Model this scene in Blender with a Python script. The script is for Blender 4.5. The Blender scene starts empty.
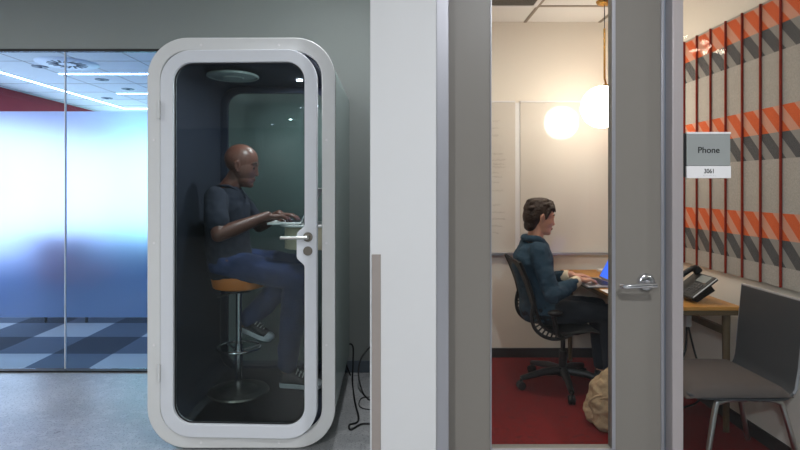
import bpy, bmesh, math, random
from mathutils import Vector, Matrix, noise
random.seed(7)
PI = math.pi
V = Vector
C = bpy.context.scene.collection
scene = bpy.context.scene
F, VX, VY, EYE = 533.0, 391.0, 187.0, 1.40


def W(px, py, d):
    """point of the place that the photograph shows at (px, py), d metres in front of the camera"""
    return V(((px - VX) * d / F, d, EYE - (py - VY) * d / F))


# ------------------------------------------------------------------ materials
def lin(c):
    c = c / 255.0
    return c / 12.92 if c <= 0.04045 else ((c + 0.055) / 1.055) ** 2.4


def col(r, g, b):
    return (lin(r), lin(g), lin(b), 1.0)


class NT:
    def __init__(self, name):
        self.m = bpy.data.materials.new(name)
        self.m.use_nodes = True
        self.t = self.m.node_tree
        self.t.nodes.clear()
        self.out = self.n('ShaderNodeOutputMaterial')

    def n(self, kind, **kw):
        x = self.t.nodes.new(kind)
        for k, v in kw.items():
            setattr(x, k, v)
        return x

    def l(self, a, b):
        self.t.links.new(a, b)

    def put(self, sock, v):
        if hasattr(v, 'is_output'):
            self.l(v, sock)
        else:
            sock.default_value = v

    def math(self, op, a, b=0.0, c=0.0):
        x = self.n('ShaderNodeMath', operation=op)
        self.put(x.inputs[0], a)
        self.put(x.inputs[1], b)
        self.put(x.inputs[2], c)
        return x.outputs[0]

    def mix(self, f, a, b):
        x = self.n('ShaderNodeMix', data_type='RGBA')
        self.put(x.inputs[0], f)
        self.put(x.inputs[6], a)
        self.put(x.inputs[7], b)
        return x.outputs[2]

    def coords(self):
        return self.n('ShaderNodeTexCoord').outputs['Object']

    def geo_pos(self):
        return self.n('ShaderNodeNewGeometry').outputs['Position']

    def noise(self, scale, detail=3.0, vec=None):
        x = self.n('ShaderNodeTexNoise')
        x.inputs['Scale'].default_value = scale
        x.inputs['Detail'].default_value = detail
        self.l(vec if vec is not None else self.coords(), x.inputs['Vector'])
        return x.outputs['Fac']


def mat(name, c, rough=0.5, metal=0.0, var=0.06, scale=25.0, bump=0.0, bscale=200.0, spec=0.5, coat=0.0, c2=None, emit=None, estr=0.0):
    t = NT(name)
    b = t.n('ShaderNodeBsdfPrincipled')
    base = col(*c)
    other = col(*c2) if c2 else tuple(x * (1 - var * 2) for x in base[:3]) + (1,)
    f = t.noise(scale)
    t.l(t.mix(f, base, other), b.inputs['Base Color'])
    b.inputs['Roughness'].default_value = rough
    b.inputs['Metallic'].default_value = metal
    b.inputs['Specular IOR Level'].default_value = spec
    b.inputs['Coat Weight'].default_value = coat
    if emit:
        b.inputs['Emission Color'].default_value = col(*emit)
        b.inputs['Emission Strength'].default_value = estr
    if bump:
        bp = t.n('ShaderNodeBump')
        bp.inputs['Strength'].default_value = bump
        bp.inputs['Distance'].default_value = 0.01
        t.l(t.noise(bscale, 2.0), bp.inputs['Height'])
        t.l(bp.outputs[0], b.inputs['Normal'])
    t.l(b.outputs[0], t.out.inputs[0])
    return t.m


def emission(name, c, s):
    t = NT(name)
    e = t.n('ShaderNodeEmission')
    e.inputs[0].default_value = col(*c)
    e.inputs[1].default_value = s
    t.l(e.outputs[0], t.out.inputs[0])
    return t.m


def clear_glass(name, tint, refl=1.0, base=0.04):
    t = NT(name)
    tr = t.n('ShaderNodeBsdfTransparent')
    tr.inputs[0].default_value = col(*tint)
    gl = t.n('ShaderNodeBsdfGlossy')
    gl.inputs['Roughness'].default_value = 0.0
    lw = t.n('ShaderNodeLayerWeight')
    p = t.math('POWER', lw.outputs['Facing'], 5.0)
    f = t.math('MULTIPLY_ADD', p, 0.9 * refl, base * refl)
    mx = t.n('ShaderNodeMixShader')
    t.l(f, mx.inputs[0])
    t.l(tr.outputs[0], mx.inputs[1])
    t.l(gl.outputs[0], mx.inputs[2])
    t.l(mx.outputs[0], t.out.inputs[0])
    return t.m


M = {}
M['booth_white'] = mat('booth_white', (216, 216, 214), 0.38, var=0.02)
M['door_white'] = mat('door_white', (217, 219, 223), 0.38, var=0.02)
M['booth_side'] = mat('booth_side', (160, 176, 172), 0.22, var=0.03, scale=3)
M['edge_dark'] = mat('edge_dark', (58, 50, 44), 0.5)
M['felt_navy'] = mat('felt_navy', (36, 43, 60), 0.95, var=0.12, scale=90, bump=0.3, bscale=400)
M['booth_carpet'] = mat('booth_carpet', (46, 51, 57), 0.95, var=0.15, scale=120, bump=0.4, bscale=500)
M['rubber'] = mat('rubber', (20, 20, 21), 0.6)
M['chrome'] = mat('chrome', (215, 215, 218), 0.16, 1.0, var=0.02)
M['steel'] = mat('steel', (190, 188, 184), 0.3, 1.0, var=0.04)
M['steel_dark'] = mat('steel_dark', (120, 114, 106), 0.4, 1.0, var=0.05)
M['brass'] = mat('brass', (196, 150, 78), 0.25, 1.0, var=0.04)
M['black_plastic'] = mat('black_plastic', (17, 17, 19), 0.42, var=0.05)
M['black_mesh'] = mat('black_mesh', (27, 28, 30), 0.6, var=0.1, scale=150, bump=0.3, bscale=350)
M['white_plastic'] = mat('white_plastic', (225, 225, 222), 0.4, var=0.02)
M['cream'] = mat('cream', (232, 216, 184), 0.5, var=0.04)
M['orange_seat'] = mat('orange_seat', (226, 124, 22), 0.6, var=0.05, bump=0.15)
M['wall_grey'] = mat('wall_grey', (140, 145, 141), 0.7, var=0.03, scale=4)
M['wall_white'] = mat('wall_white', (213, 213, 213), 0.6, var=0.015, scale=4)
M['wall_beige'] = mat('wall_beige', (232, 224, 212), 0.75, var=0.02, scale=3)
M['wall_red'] = mat('wall_red', (176, 46, 52), 0.8, var=0.04, scale=5)
M['wall_blue'] = mat('wall_blue', (34, 112, 188), 0.8, var=0.05, scale=3)
M['ceil_white'] = mat('ceil_white', (232, 230, 226), 0.9, var=0.02, scale=80, bump=0.1)
M['tbar'] = mat('tbar', (150, 138, 124), 0.6)
M['base_dark'] = mat('base_dark', (44, 38, 38), 0.55)
M['base_grey'] = mat('base_grey', (92, 102, 112), 0.5)
M['alu'] = mat('alu', (172, 172, 178), 0.38, 0.6, var=0.02, scale=8)
M['alu_pink'] = mat('alu_pink', (182, 174, 174), 0.42, 0.4, var=0.02, scale=8)
M['alu_blue'] = mat('alu_blue', (138, 148, 158), 0.3, 0.7, var=0.02, scale=8)
M['taupe_paint'] = mat('taupe_paint', (126, 121, 114), 0.42, var=0.02, scale=6)
M['guard'] = mat('guard', (158, 148, 142), 0.45, 0.2, var=0.03)
M['denim_jacket'] = mat('denim_jacket', (56, 86, 106), 0.9, c2=(30, 50, 66), scale=22, bump=0.4, bscale=160)
M['jeans'] = mat('jeans', (40, 62, 112), 0.9, c2=(24, 38, 72), scale=9)
M['jeans_dark'] = mat('jeans_dark', (28, 34, 44), 0.9, scale=10, bump=0.3)
M['tee'] = mat('tee', (39, 43, 57), 0.95, var=0.08, scale=12)
M['skin_dark'] = mat('skin_dark', (110, 70, 58), 0.4, var=0.08, scale=18)
M['skin_light'] = mat('skin_light', (216, 160, 134), 0.5, var=0.06, scale=18)
M['lip_dark'] = mat('lip_dark', (96, 52, 46), 0.5)
M['hair'] = mat('hair', (34, 23, 18), 0.5, c2=(62, 41, 28), scale=60, bump=0.7, bscale=140)
M['eye'] = mat('eye', (30, 24, 22), 0.15)
M['white_rubber'] = mat('white_rubber', (222, 222, 226), 0.6)
M['shoe_black'] = mat('shoe_black', (26, 25, 28), 0.8)
M['lace'] = mat('lace', (230, 226, 220), 0.8)
M['bag'] = mat('bag', (196, 172, 138), 0.85, c2=(164, 138, 104), scale=10, bump=0.5, bscale=60)
M['wood'] = mat('wood', (206, 150, 78), 0.4, c2=(176, 118, 52), scale=8)
M['wood_edge'] = mat('wood_edge', (92, 74, 50), 0.55)
M['paper'] = mat('paper', (238, 234, 228), 0.8, var=0.02)
M['upholstery'] = mat('upholstery', (104, 92, 86), 0.95, c2=(68, 60, 57), scale=160, bump=0.5, bscale=500)
M['shell_grey'] = mat('shell_grey', (58, 59, 62), 0.5, var=0.04)
M['fin_red'] = mat('fin_red', (146, 42, 22), 0.9, var=0.15, scale=30, bump=0.2)
M['sign_grey'] = mat('sign_grey', (150, 154, 152), 0.55, var=0.02)
M['sign_white'] = mat('sign_white', (232, 230, 230), 0.5, var=0.01)
M['ink'] = mat('ink', (16, 16, 18), 0.6)
M['scribble'] = mat('scribble', (150, 142, 130), 0.8)
M['navy_fabric'] = mat('navy_fabric', (36, 92, 156), 0.9, bump=0.2)
M['red_fabric'] = mat('red_fabric', (190, 50, 60), 0.9, bump=0.2)
M['vent_grey'] = mat('vent_grey', (96, 90, 84), 0.6)
M['diff_white'] = mat('diff_white', (228, 232, 236), 0.5)
M['diff_dark'] = mat('diff_dark', (52, 56, 64), 0.7)
M['cable'] = mat('cable', (12, 12, 13), 0.5)
M['glass_front'] = clear_glass('glass_front', (244, 247, 248), 0.6, base=0.022)
M['glass_booth'] = clear_glass('glass_booth', (224, 232, 232), 0.7, base=0.03)
M['glass_clear'] = clear_glass('glass_clear', (232, 244, 252), 0.5)
M['led_cool'] = emission('led_cool', (178, 214, 255), 24.0)
M['spot_cool'] = emission('spot_cool', (236, 240, 255), 38.0)
M['fill_warm'] = emission('fill_warm', (255, 236, 212), 22.0)
M['bulb_warm'] = emission('bulb_warm', (255, 238, 214), 40.0)
M['globe_glow'] = emission('globe_glow', (255, 238, 218), 19.0)
M['daylight'] = emission('daylight', (218, 230, 255), 4.4)
M['daylight_cyan'] = emission('daylight_cyan', (190, 247, 252), 5.5)
M['screen_blue'] = emission('screen_blue', (70, 110, 240), 1.5)
M['screen_white'] = emission('screen_white', (170, 190, 255), 1.6)
M['lcd'] = mat('lcd', (126, 132, 130), 0.3)


def make_whiteboard():
    t = NT('glass_whiteboard')
    b = t.n('ShaderNodeBsdfPrincipled')
    t.l(t.mix(t.noise(2.5), col(220, 213, 203), col(212, 205, 195)), b.inputs['Base Color'])
    b.inputs['Roughness'].default_value = 0.03
    b.inputs['Specular IOR Level'].default_value = 0.55
    t.l(b.outputs[0], t.out.inputs[0])
    return t.m


M['whiteboard'] = make_whiteboard()


def make_frost():
    t = NT('frosted_film')
    g = t.n('ShaderNodeBsdfGlass')
    g.inputs['Roughness'].default_value = 0.34
    g.inputs['IOR'].default_value = 1.3
    g.inputs[0].default_value = col(240, 242, 255)
    tl = t.n('ShaderNodeBsdfTranslucent')
    tl.inputs[0].default_value = col(190, 220, 250)
    mx = t.n('ShaderNodeMixShader')
    f = t.math('MULTIPLY_ADD', t.noise(60), 0.04, 0.12)
    t.l(f, mx.inputs[0])
    t.l(g.outputs[0], mx.inputs[1])
    t.l(tl.outputs[0], mx.inputs[2])
    t.l(mx.outputs[0], t.out.inputs[0])
    return t.m


M['frost'] = make_frost()


def make_concrete():
    t = NT('polished_concrete')
    b = t.n('ShaderNodeBsdfPrincipled')
    p = t.geo_pos()
    n1 = t.noise(1.6, 6, p)
    n2 = t.noise(14, 5, p)
    n3 = t.noise(90, 3, p)
    r1 = t.math('MULTIPLY_ADD', n1, 2.2, -0.6)
    c = t.mix(r1, col(182, 182, 182), col(138, 140, 142))
    r2 = t.math('MULTIPLY', t.math('GREATER_THAN', n2, 0.56), 0.3)
    c = t.mix(r2, c, col(196, 196, 194))
    r3 = t.math('MULTIPLY', t.math('GREATER_THAN', n3, 0.6), 0.6)
    c = t.mix(r3, c, col(90, 88, 86))
    t.l(c, b.inputs['Base Color'])
    t.l(t.math('MULTIPLY_ADD', n2, 0.25, 0.2), b.inputs['Roughness'])
    t.l(b.outputs[0], t.out.inputs[0])
    return t.m


M['concrete'] = make_concrete()


def make_gingham():
    t = NT('gingham_carpet_tiles')
    b = t.n('ShaderNodeBsdfPrincipled')
    p = t.geo_pos()
    s = t.n('ShaderNodeSeparateXYZ')
    t.l(p, s.inputs[0])

    def par(v, off):
        q = t.math('FLOOR', t.math('DIVIDE', t.math('ADD', v, off), 0.503))
        return t.math('FLOORED_MODULO', q, 2.0)
    a = par(s.outputs[0], 2.833 + 10.06)
    c = par(s.outputs[1], -3.965)
    k = t.math('ADD', t.math('SUBTRACT', 1.0, a), c)      # 0 light, 1 mid, 2 dark
    light, mid, dark = col(194, 194, 196), col(92, 100, 114), col(38, 44, 56)
    e1 = t.mix(t.math('GREATER_THAN', k, 0.5), light, mid)
    e2 = t.mix(t.math('GREATER_THAN', k, 1.5), e1, dark)
    e3 = t.mix(t.math('MULTIPLY', t.noise(140, 3, p), 0.45), e2, col(60, 64, 74))
    t.l(e3, b.inputs['Base Color'])
    b.inputs['Roughness'].default_value = 0.95
    t.l(b.outputs[0], t.out.inputs[0])
    return t.m


M['gingham'] = make_gingham()


def make_red_carpet():
    t = NT('red_carpet')
    b = t.n('ShaderNodeBsdfPrincipled')
    p = t.geo_pos()
    n = t.noise(45, 4, p)
    f = t.math('MULTIPLY', t.math('GREATER_THAN', n, 0.58), 0.6)
    t.l(t.mix(f, col(116, 4, 6), col(70, 4, 7)), b.inputs['Base Color'])
    b.inputs['Roughness'].default_value = 0.95
    bp = t.n('ShaderNodeBump')
    bp.inputs['Strength'].default_value = 0.4
    t.l(t.noise(380, 2, p), bp.inputs['Height'])
    t.l(bp.outputs[0], b.inputs['Normal'])
    t.l(b.outputs[0], t.out.inputs[0])
    return t.m


M['red_carpet'] = make_red_carpet()


def make_felt():
    """printed felt: horizontal orange, charcoal and plain bands, each coloured band with slanted pale stripes"""
    t = NT('printed_felt')
    b = t.n('ShaderNodeBsdfPrincipled')
    p = t.geo_pos()
    s = t.n('ShaderNodeSeparateXYZ')
    t.l(p, s.inputs[0])
    y, z = s.outputs[1], s.outputs[2]
    ph = t.math('FLOORED_MODULO', t.math('SUBTRACT', 2.378, z), 0.557)     # distance below the top of each repeat
    org = t.math('LESS_THAN', ph, 0.137)
    gry = t.math('MULTIPLY', t.math('GREATER_THAN', ph, 0.137), t.math('LESS_THAN', ph, 0.275))
    sl = t.math('FRACT', t.math('DIVIDE', t.math('ADD', y, t.math('MULTIPLY_ADD', ph, 0.9, -2.73 + 1.5)), 0.15))
    pale = t.math('LESS_THAN', sl, 0.45)
    n = t.noise(120, 4, p)
    plain = t.mix(n, col(186, 178, 168), col(140, 134, 127))
    oc = t.mix(t.math('MULTIPLY', pale, 0.55), t.mix(n, col(216, 100, 50), col(188, 80, 36)), col(198, 172, 152))
    gc = t.mix(t.math('MULTIPLY', pale, 0.6), t.mix(n, col(92, 90, 90), col(62, 61, 62)), col(166, 160, 152))
    c = t.mix(org, plain, oc)
    c = t.mix(gry, c, gc)
    t.l(c, b.inputs['Base Color'])
    b.inputs['Roughness'].default_value = 0.95
    bp = t.n('ShaderNodeBump')
    bp.inputs['Strength'].default_value = 0.25
    t.l(t.noise(500, 2, p), bp.inputs['Height'])
    t.l(bp.outputs[0], b.inputs['Normal'])
    t.l(b.outputs[0], t.out.inputs[0])
    return t.m


M['felt'] = make_felt()


# ------------------------------------------------------------------ object helpers
def thing(name, label, cat, loc=(0, 0, 0), rotz=0.0, group=None):
    o = bpy.data.objects.new(name, None)
    C.objects.link(o)
    o.empty_display_size = 0.1
    o.location = loc
    o.rotation_euler = (0, 0, rotz)
    return tag(o, label, cat, group)


def tag(o, label, cat, group=None):
    o['label'] = label
    o['category'] = cat
    if group:
        o['group'] = group
    return o


def origin_of(p):
    o = V((0, 0, 0))
    while p is not None:
        o += p.location
        p = p.parent
    return o


def obj(name, bm, m, parent=None, bevel=0.0, smooth=True, world=True, segs=2, label=None):
    """link bm as one mesh object; world=True: the shape is given in world coordinates"""
    bmesh.ops.recalc_face_normals(bm, faces=bm.faces[:])
    if world and parent is not None:
        bmesh.ops.translate(bm, verts=bm.verts[:], vec=-origin_of(parent))
    me = bpy.data.meshes.new(name)
    bm.to_mesh(me)
    bm.free()
    if smooth:
        for p in me.polygons:
            p.use_smooth = True
        me.set_sharp_from_angle(angle=math.radians(38))
    o = bpy.data.objects.new(name, me)
    C.objects.link(o)
    me.materials.append(M[m] if isinstance(m, str) else m)
    if parent is not None:
        o.parent = parent
    if bevel:
        b = o.modifiers.new('Bevel', 'BEVEL')
        b.width = bevel
        b.segments = segs
        b.limit_method = 'ANGLE'
        b.angle_limit = math.radians(35)
        b.harden_normals = False
    if label:
        o['label'] = label
    return o


def struct(name, bm, m, parent=None, **kw):
    o = obj(name, bm, m, parent, **kw)
    if parent is None:
        o['kind'] = 'structure'
    return o


def B():
    return bmesh.new()


def box(bm, x0, x1, y0, y1, z0, z1):
    mt = Matrix.Translation(((x0 + x1) / 2, (y0 + y1) / 2, (z0 + z1) / 2)) @ Matrix.Diagonal((abs(x1 - x0), abs(y1 - y0), abs(z1 - z0), 1))
    bmesh.ops.create_cube(bm, size=1.0, matrix=mt)
    return bm


def bx(*a):
    return box(B(), *a)


def frame_to(d):
    d = V(d).normalized()
    return d.to_track_quat('Z', 'Y').to_matrix().to_4x4()


def cyl(bm, p0, p1, r0, r1=None, n=24):
    p0, p1 = V(p0), V(p1)
    d = p1 - p0
    mt = Matrix.Translation((p0 + p1) / 2) @ frame_to(d)
    bmesh.ops.create_cone(bm, cap_ends=True, segments=n, radius1=r0, radius2=r0 if r1 is None else r1, depth=d.length, matrix=mt)
    return bm


def sph(bm, c, r, n=16):
    bmesh.ops.create_uvsphere(bm, u_segments=n, v_segments=max(8, n // 2), radius=r, matrix=Matrix.Translation(c))
    return bm


def ell(bm, c, ax, ay, az, n=20):
    """ellipsoid with the three half-axis vectors"""
    ax, ay, az = V(ax), V(ay), V(az)
    mt = Matrix(((ax.x, ay.x, az.x, c[0]), (ax.y, ay.y, az.y, c[1]), (ax.z, ay.z, az.z, c[2]), (0, 0, 0, 1)))
    r = bmesh.ops.create_uvsphere(bm, u_segments=n, v_segments=n // 2 + 2, radius=1.0, matrix=mt)
    if mt.determinant() < 0:
        bmesh.ops.reverse_faces(bm, faces=list({f for v in r['verts'] for f in v.link_faces}))
    return bm


def limb(bm, pts, rad, n=16):
    for i, (p, r) in enumerate(zip(pts, rad)):
        sph(bm, V(p), r, n)
        if i:
            cyl(bm, pts[i - 1], p, rad[i - 1], r, n)
    return bm


def spline(pts, k=8):
    pts = [V(p) for p in pts]
    out = []
    for i in range(len(pts) - 1):
        a = pts[max(i - 1, 0)]
        b, c = pts[i], pts[i + 1]
        d = pts[min(i + 2, len(pts) - 1)]
        for j in range(k):
            t = j / k
            out.append(0.5 * ((2 * b) + (c - a) * t + (2 * a - 5 * b + 4 * c - d) * t * t + (3 * b - a - 3 * c + d) * t ** 3))
    out.append(pts[-1])
    return out


def tube(bm, pts, r, n=10, closed=False):
    pts = [V(p) for p in pts]
    N = len(pts)
    rings = []
    up = V((0, 0, 1))
    prev = None
    for i in range(N):
        if closed:
            t = (pts[(i + 1) % N] - pts[i - 1]).normalized()
        else:
            t = (pts[min(i + 1, N - 1)] - pts[max(i - 1, 0)]).normalized()
        if prev is None:
            a = up if abs(t.z) < 0.9 else V((1, 0, 0))
            u = t.cross(a).normalized()
        else:
            u = (prev - t * prev.dot(t)).normalized()
        prev = u
        w = t.cross(u)
        rr = r[i] if isinstance(r, (list, tuple)) else r
        rings.append([bm.verts.new(pts[i] + (u * math.cos(2 * PI * k / n) + w * math.sin(2 * PI * k / n)) * rr) for k in range(n)])
    for i in range(N if closed else N - 1):
        a, b = rings[i], rings[(i + 1) % N]
        for k in range(n):
            bm.faces.new((a[k], a[(k + 1) % n], b[(k + 1) % n], b[k]))
    if not closed:
        bm.faces.new(rings[0][::-1])
        bm.faces.new(rings[-1])
    return bm


def loft(bm, secs, n=28, power=2.0):
    """closed skin through elliptical sections: (centre, half-axis a, half-axis b)"""
    rings = []
    for c, a, b in secs:
        c, a, b = V(c), V(a), V(b)
        ring = []
        for k in range(n):
            ang = 2 * PI * k / n
            cs, sn = math.cos(ang), math.sin(ang)
            e = 2.0 / power
            ring.append(bm.verts.new(c + a * (abs(cs) ** e * (1 if cs >= 0 else -1)) + b * (abs(sn) ** e * (1 if sn >= 0 else -1))))
        rings.append(ring)
    for i in range(len(rings) - 1):
        for k in range(n):
            bm.faces.new((rings[i][k], rings[i][(k + 1) % n], rings[i + 1][(k + 1) % n], rings[i + 1][k]))
    bm.faces.new(rings[0][::-1])
    bm.faces.new(rings[-1])
    return bm


def rr(x0, x1, z0, z1, r, n=10):
    """rounded rectangle outline, counter-clockwise from the lower right corner"""
    pts = []
    for cx, cz, a0 in ((x1 - r, z0 + r, -90), (x1 - r, z1 - r, 0), (x0 + r, z1 - r, 90), (x0 + r, z0 + r, 180)):
        for k in range(n + 1):
            a = math.radians(a0 + 90 * k / n)
            pts.append((cx + r * math.cos(a), cz + r * math.sin(a)))
    return pts


def plate(bm, outer, holes, y0, y1, at=None):
    """flat outline in the x-z plane with holes, extruded from y0 to y1; at maps (a, y, b) to a point"""
    at = at or (lambda a, y, b: V((a, y, b)))
    edges = []
    for loop in [outer] + list(holes):
        vs = [bm.verts.new(at(a, y0, b)) for a, b in loop]
        for i in range(len(vs)):
            edges.append(bm.edges.new((vs[i], vs[(i + 1) % len(vs)])))
    r = bmesh.ops.triangle_fill(bm, use_beauty=True, use_dissolve=False, edges=edges)
    faces = [g for g in r['geom'] if isinstance(g, bmesh.types.BMFace)]
    e = bmesh.ops.extrude_face_region(bm, geom=faces)
    vs = [g for g in e['geom'] if isinstance(g, bmesh.types.BMVert)]
    d = at(0, y1, 0) - at(0, y0, 0)
    bmesh.ops.translate(bm, verts=vs, vec=d)
    return bm


def band(bm, outer, inner, y0, y1):
    """ring between two outlines with the same number of points, from y0 to y1"""
    n = len(outer)
    g = [[bm.verts.new((p[0], y, p[1])) for p in loop] for loop, y in ((outer, y0), (inner, y0), (inner, y1), (outer, y1))]
    for a in range(4):
        p, q = g[a], g[(a + 1) % 4]
        for k in range(n):
            bm.faces.new((p[k], p[(k + 1) % n], q[(k + 1) % n], q[k]))
    return bm


def sheet(bm, prof, y0, y1, th):
    """a bent panel: profile of (x, z) points, thickness th, from y0 to y1"""
    P = [V((a, 0, b)) for a, b in prof]
    off = []
    for i in range(len(P)):
        t = (P[min(i + 1, len(P) - 1)] - P[max(i - 1, 0)]).normalized()
        off.append(V((-t.z, 0, t.x)) * th / 2)
    loop = [p + o for p, o in zip(P, off)]
    back = [p - o for p, o in zip(P, off)]
    f = {}
    for y in (y0, y1):
        f[y] = ([bm.verts.new((p.x, y, p.z)) for p in loop], [bm.verts.new((p.x, y, p.z)) for p in back])
    n = len(P)
    for i in range(n - 1):
        bm.faces.new((f[y0][0][i], f[y0][0][i + 1], f[y1][0][i + 1], f[y1][0][i]))
        bm.faces.new((f[y0][1][i + 1], f[y0][1][i], f[y1][1][i], f[y1][1][i + 1]))
        for y in (y0, y1):
            q = (f[y][0][i], f[y][0][i + 1], f[y][1][i + 1], f[y][1][i])
            bm.faces.new(q if y == y0 else q[::-1])
    for i in (0, n - 1):
        bm.faces.new((f[y0][0][i], f[y1][0][i], f[y1][1][i], f[y0][1][i]))
    return bm


def fuse(name, bm, m, parent=None, voxel=0.006, smooth=4, ruffle=0.0, rscale=30.0, label=None):
    """melt overlapping closed shapes into one continuous skin"""
    bmesh.ops.recalc_face_normals(bm, faces=bm.faces[:])
    me = bpy.data.meshes.new('raw')
    bm.to_mesh(me)
    bm.free()
    o = bpy.data.objects.new('raw', me)
    C.objects.link(o)
    r = o.modifiers.new('r', 'REMESH')
    r.mode = 'VOXEL'
    r.voxel_size = voxel
    s = o.modifiers.new('s', 'SMOOTH')
    s.factor = 0.5
    s.iterations = smooth
    dg = bpy.context.evaluated_depsgraph_get()
    new = bpy.data.meshes.new_from_object(o.evaluated_get(dg))
    bpy.data.objects.remove(o)
    bpy.data.meshes.remove(me)
    if ruffle:
        vs = [(v, v.co.copy(), v.normal.copy()) for v in new.vertices]
        for v, co, nn in vs:
            v.co = co + nn * ruffle * (noise.noise(co * rscale) + 0.5 * noise.noise(co * rscale * 2.3))
    if parent is not None:
        new.transform(Matrix.Translation(-origin_of(parent)))
    new.name = name
    for p in new.polygons:
        p.use_smooth = True
    ob = bpy.data.objects.new(name, new)
    C.objects.link(ob)
    new.materials.clear()
    new.materials.append(M[m])
    if parent is not None:
        ob.parent = parent
    if label:
        ob['label'] = label
    return ob


def copy_tree(o, parent=None):
    c = o.copy()
    C.objects.link(c)
    if parent is not None:
        c.parent = parent
    for ch in list(o.children):
        copy_tree(ch, c)
    return c


def text(name, body, size, loc, m, parent, depth=0.0008, squash=1.0):
    cu = bpy.data.curves.new(name, 'FONT')
    cu.body = body
    cu.size = size
    cu.align_x = 'CENTER'
    cu.align_y = 'CENTER'
    cu.extrude = depth
    cu.offset = size * 0.006
    tmp = bpy.data.objects.new(name, cu)
    C.objects.link(tmp)
    me = bpy.data.meshes.new_from_object(tmp.evaluated_get(bpy.context.evaluated_depsgraph_get()))
    bpy.data.objects.remove(tmp)
    bpy.data.curves.remove(cu)
    me.materials.clear()
    me.materials.append(M[m])
    o = bpy.data.objects.new(name, me)
    C.objects.link(o)
    o.parent = parent
    o.location = V(loc) - origin_of(parent)
    o.rotation_euler = (PI / 2, 0, 0)
    o.scale = (squash, 1, 1)
    return o


def lamp(name, kind, loc, energy, color, size=0.2, rot=(0, 0, 0), parent=None, spread=None):
    d = bpy.data.lights.new(name, kind)
    d.energy = energy
    d.color = color
    if kind == 'AREA':
        d.shape = 'DISK'
        d.size = size
        if spread:
            d.spread = spread
    else:
        d.shadow_soft_size = size
    o = bpy.data.objects.new(name, d)
    C.objects.link(o)
    o.location = V(loc)
    o.rotation_euler = rot
    return o


# ------------------------------------------------------------------ the setting
BK = 4.03          # wall plane behind the booth
DR = 2.25          # plane of the phone room door
ROOM = 4.36        # rear wall of the phone room
CEI = 3.05
struct('floor', bx(-7.0, 5.0, -9.0, BK + 0.02, -0.1, 0.0), 'concrete', smooth=False)
struct('ceiling', bx(-7.0, 5.0, -9.0, BK, CEI, CEI + 0.1), 'ceil_white', smooth=False)
# wall behind the booth: header over the glass and the solid part
bm = bx(-7.0, -1.52, BK, BK + 0.12, 2.445, CEI)
box(bm, -1.52, -0.05, BK, BK + 0.12, 0.0, CEI)
struct('wall_back', bm, 'wall_grey', smooth=False)
struct('baseboard_back', bx(-1.52, -0.083, BK - 0.012, BK, 0.0, 0.09), 'base_grey', bevel=0.003)
struct('wall_left', bx(-7.1, -7.0, -9.0, BK, 0, CEI), 'wall_grey', smooth=False)
struct('wall_right', bx(5.0, 5.1, -9.0, DR + 0.1, 0, CEI), 'wall_grey', smooth=False)
struct('wall_rear', bx(-7.0, 5.0, -9.1, -9.0, 0, CEI), 'wall_grey', smooth=False)
# white end of the partition between corridor and phone room
PX0, PX1, PD = -0.083, 0.179, 2.10
struct('wall_partition', bx(PX0, PX1, PD, BK + 0.4, 0, CEI), 'wall_white', bevel=0.004)
struct('trim_1', bx(-0.0755, -0.0405, PD - 0.006, PD - 0.0002, 0.0, 1.135), 'guard', bevel=0.002)
# phone room shell
RX = 2.02
struct('wall_far', bx(PX1, RX + 0.1, ROOM, ROOM + 0.1, 0, 2.85), 'wall_beige', smooth=False)
struct('wall_side', bx(RX, RX + 0.1, DR + 0.06, ROOM, 0, 2.85), 'wall_beige', smooth=False)
struct('carpet_floor', bx(PX1, RX, DR - 0.02, ROOM, 0.0, 0.008), 'red_carpet', smooth=False)
bm = bx(PX1, RX, DR + 0.06, ROOM, 2.75, 2.8)
struct('tile_ceiling', bm, 'ceil_white', smooth=False)
bm = B()
for x in (0.486, 1.096, 1.706):
    box(bm, x - 0.012, x + 0.012, DR + 0.06, ROOM, 2.744, 2.75)
for y in (2.75, 3.36, 3.97):
    box(bm, PX1, RX, y - 0.012, y + 0.012, 2.7435, 2.7495)
struct('ceiling_trim', bm, 'tbar', smooth=False)
bm = bx(PX1, RX, ROOM - 0.012, ROOM, 0.008, 0.085)
box(bm, RX - 0.012, RX, DR + 0.06, ROOM - 0.012, 0.008, 0.085)
struct('baseboard_far', bm, 'base_dark', bevel=0.003)
# storefront wall over the door and to the right of the sidelight
bm = bx(PX1, 5.0, DR - 0.05, DR + 0.06, 2.5, CEI)
box(bm, RX - 0.02, 5.0, DR - 0.05, DR + 0.06, 0, 2.5)
struct('wall_front', bm, 'wall_white', smooth=False)
# door frame: slim aluminium posts
def post(name, xa, xb, y0, y1, m):
    return struct(name, bx(xa, xb, y0, y1, 0.0, 2.5), m, bevel=0.0025)
fx = lambda px, d: (px - VX) * d / F
post('trim_2', PX1, fx(447, DR - 0.06), DR - 0.13, DR + 0.05, 'alu')
post('trim_3', fx(659.3, DR), fx(672.5, DR - 0.07), DR - 0.018, DR + 0.05, 'alu_blue')
post('trim_4', fx(672.5, DR - 0.07), fx(683.5, DR - 0.07), DR - 0.07, DR + 0.05, 'alu_pink')
post('trim_highlight', fx(661.5, DR - 0.03), fx(664.5, DR - 0.03), DR - 0.03, DR - 0.0182, 'alu')  # paler strip stands in for the highlight along the frame
# sidelight glass
wx0 = fx(683.5, DR - 0.07)
win = struct('window_1', bx(wx0, RX - 0.02, DR - 0.02, DR + 0.03, 0.0, 0.1), 'alu_pink', bevel=0.002)
obj('pane', bx(wx0 + 0.001, RX - 0.021, DR - 0.005, DR + 0.005, 0.1005, 2.4995), 'glass_front', win, smooth=False)

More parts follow.
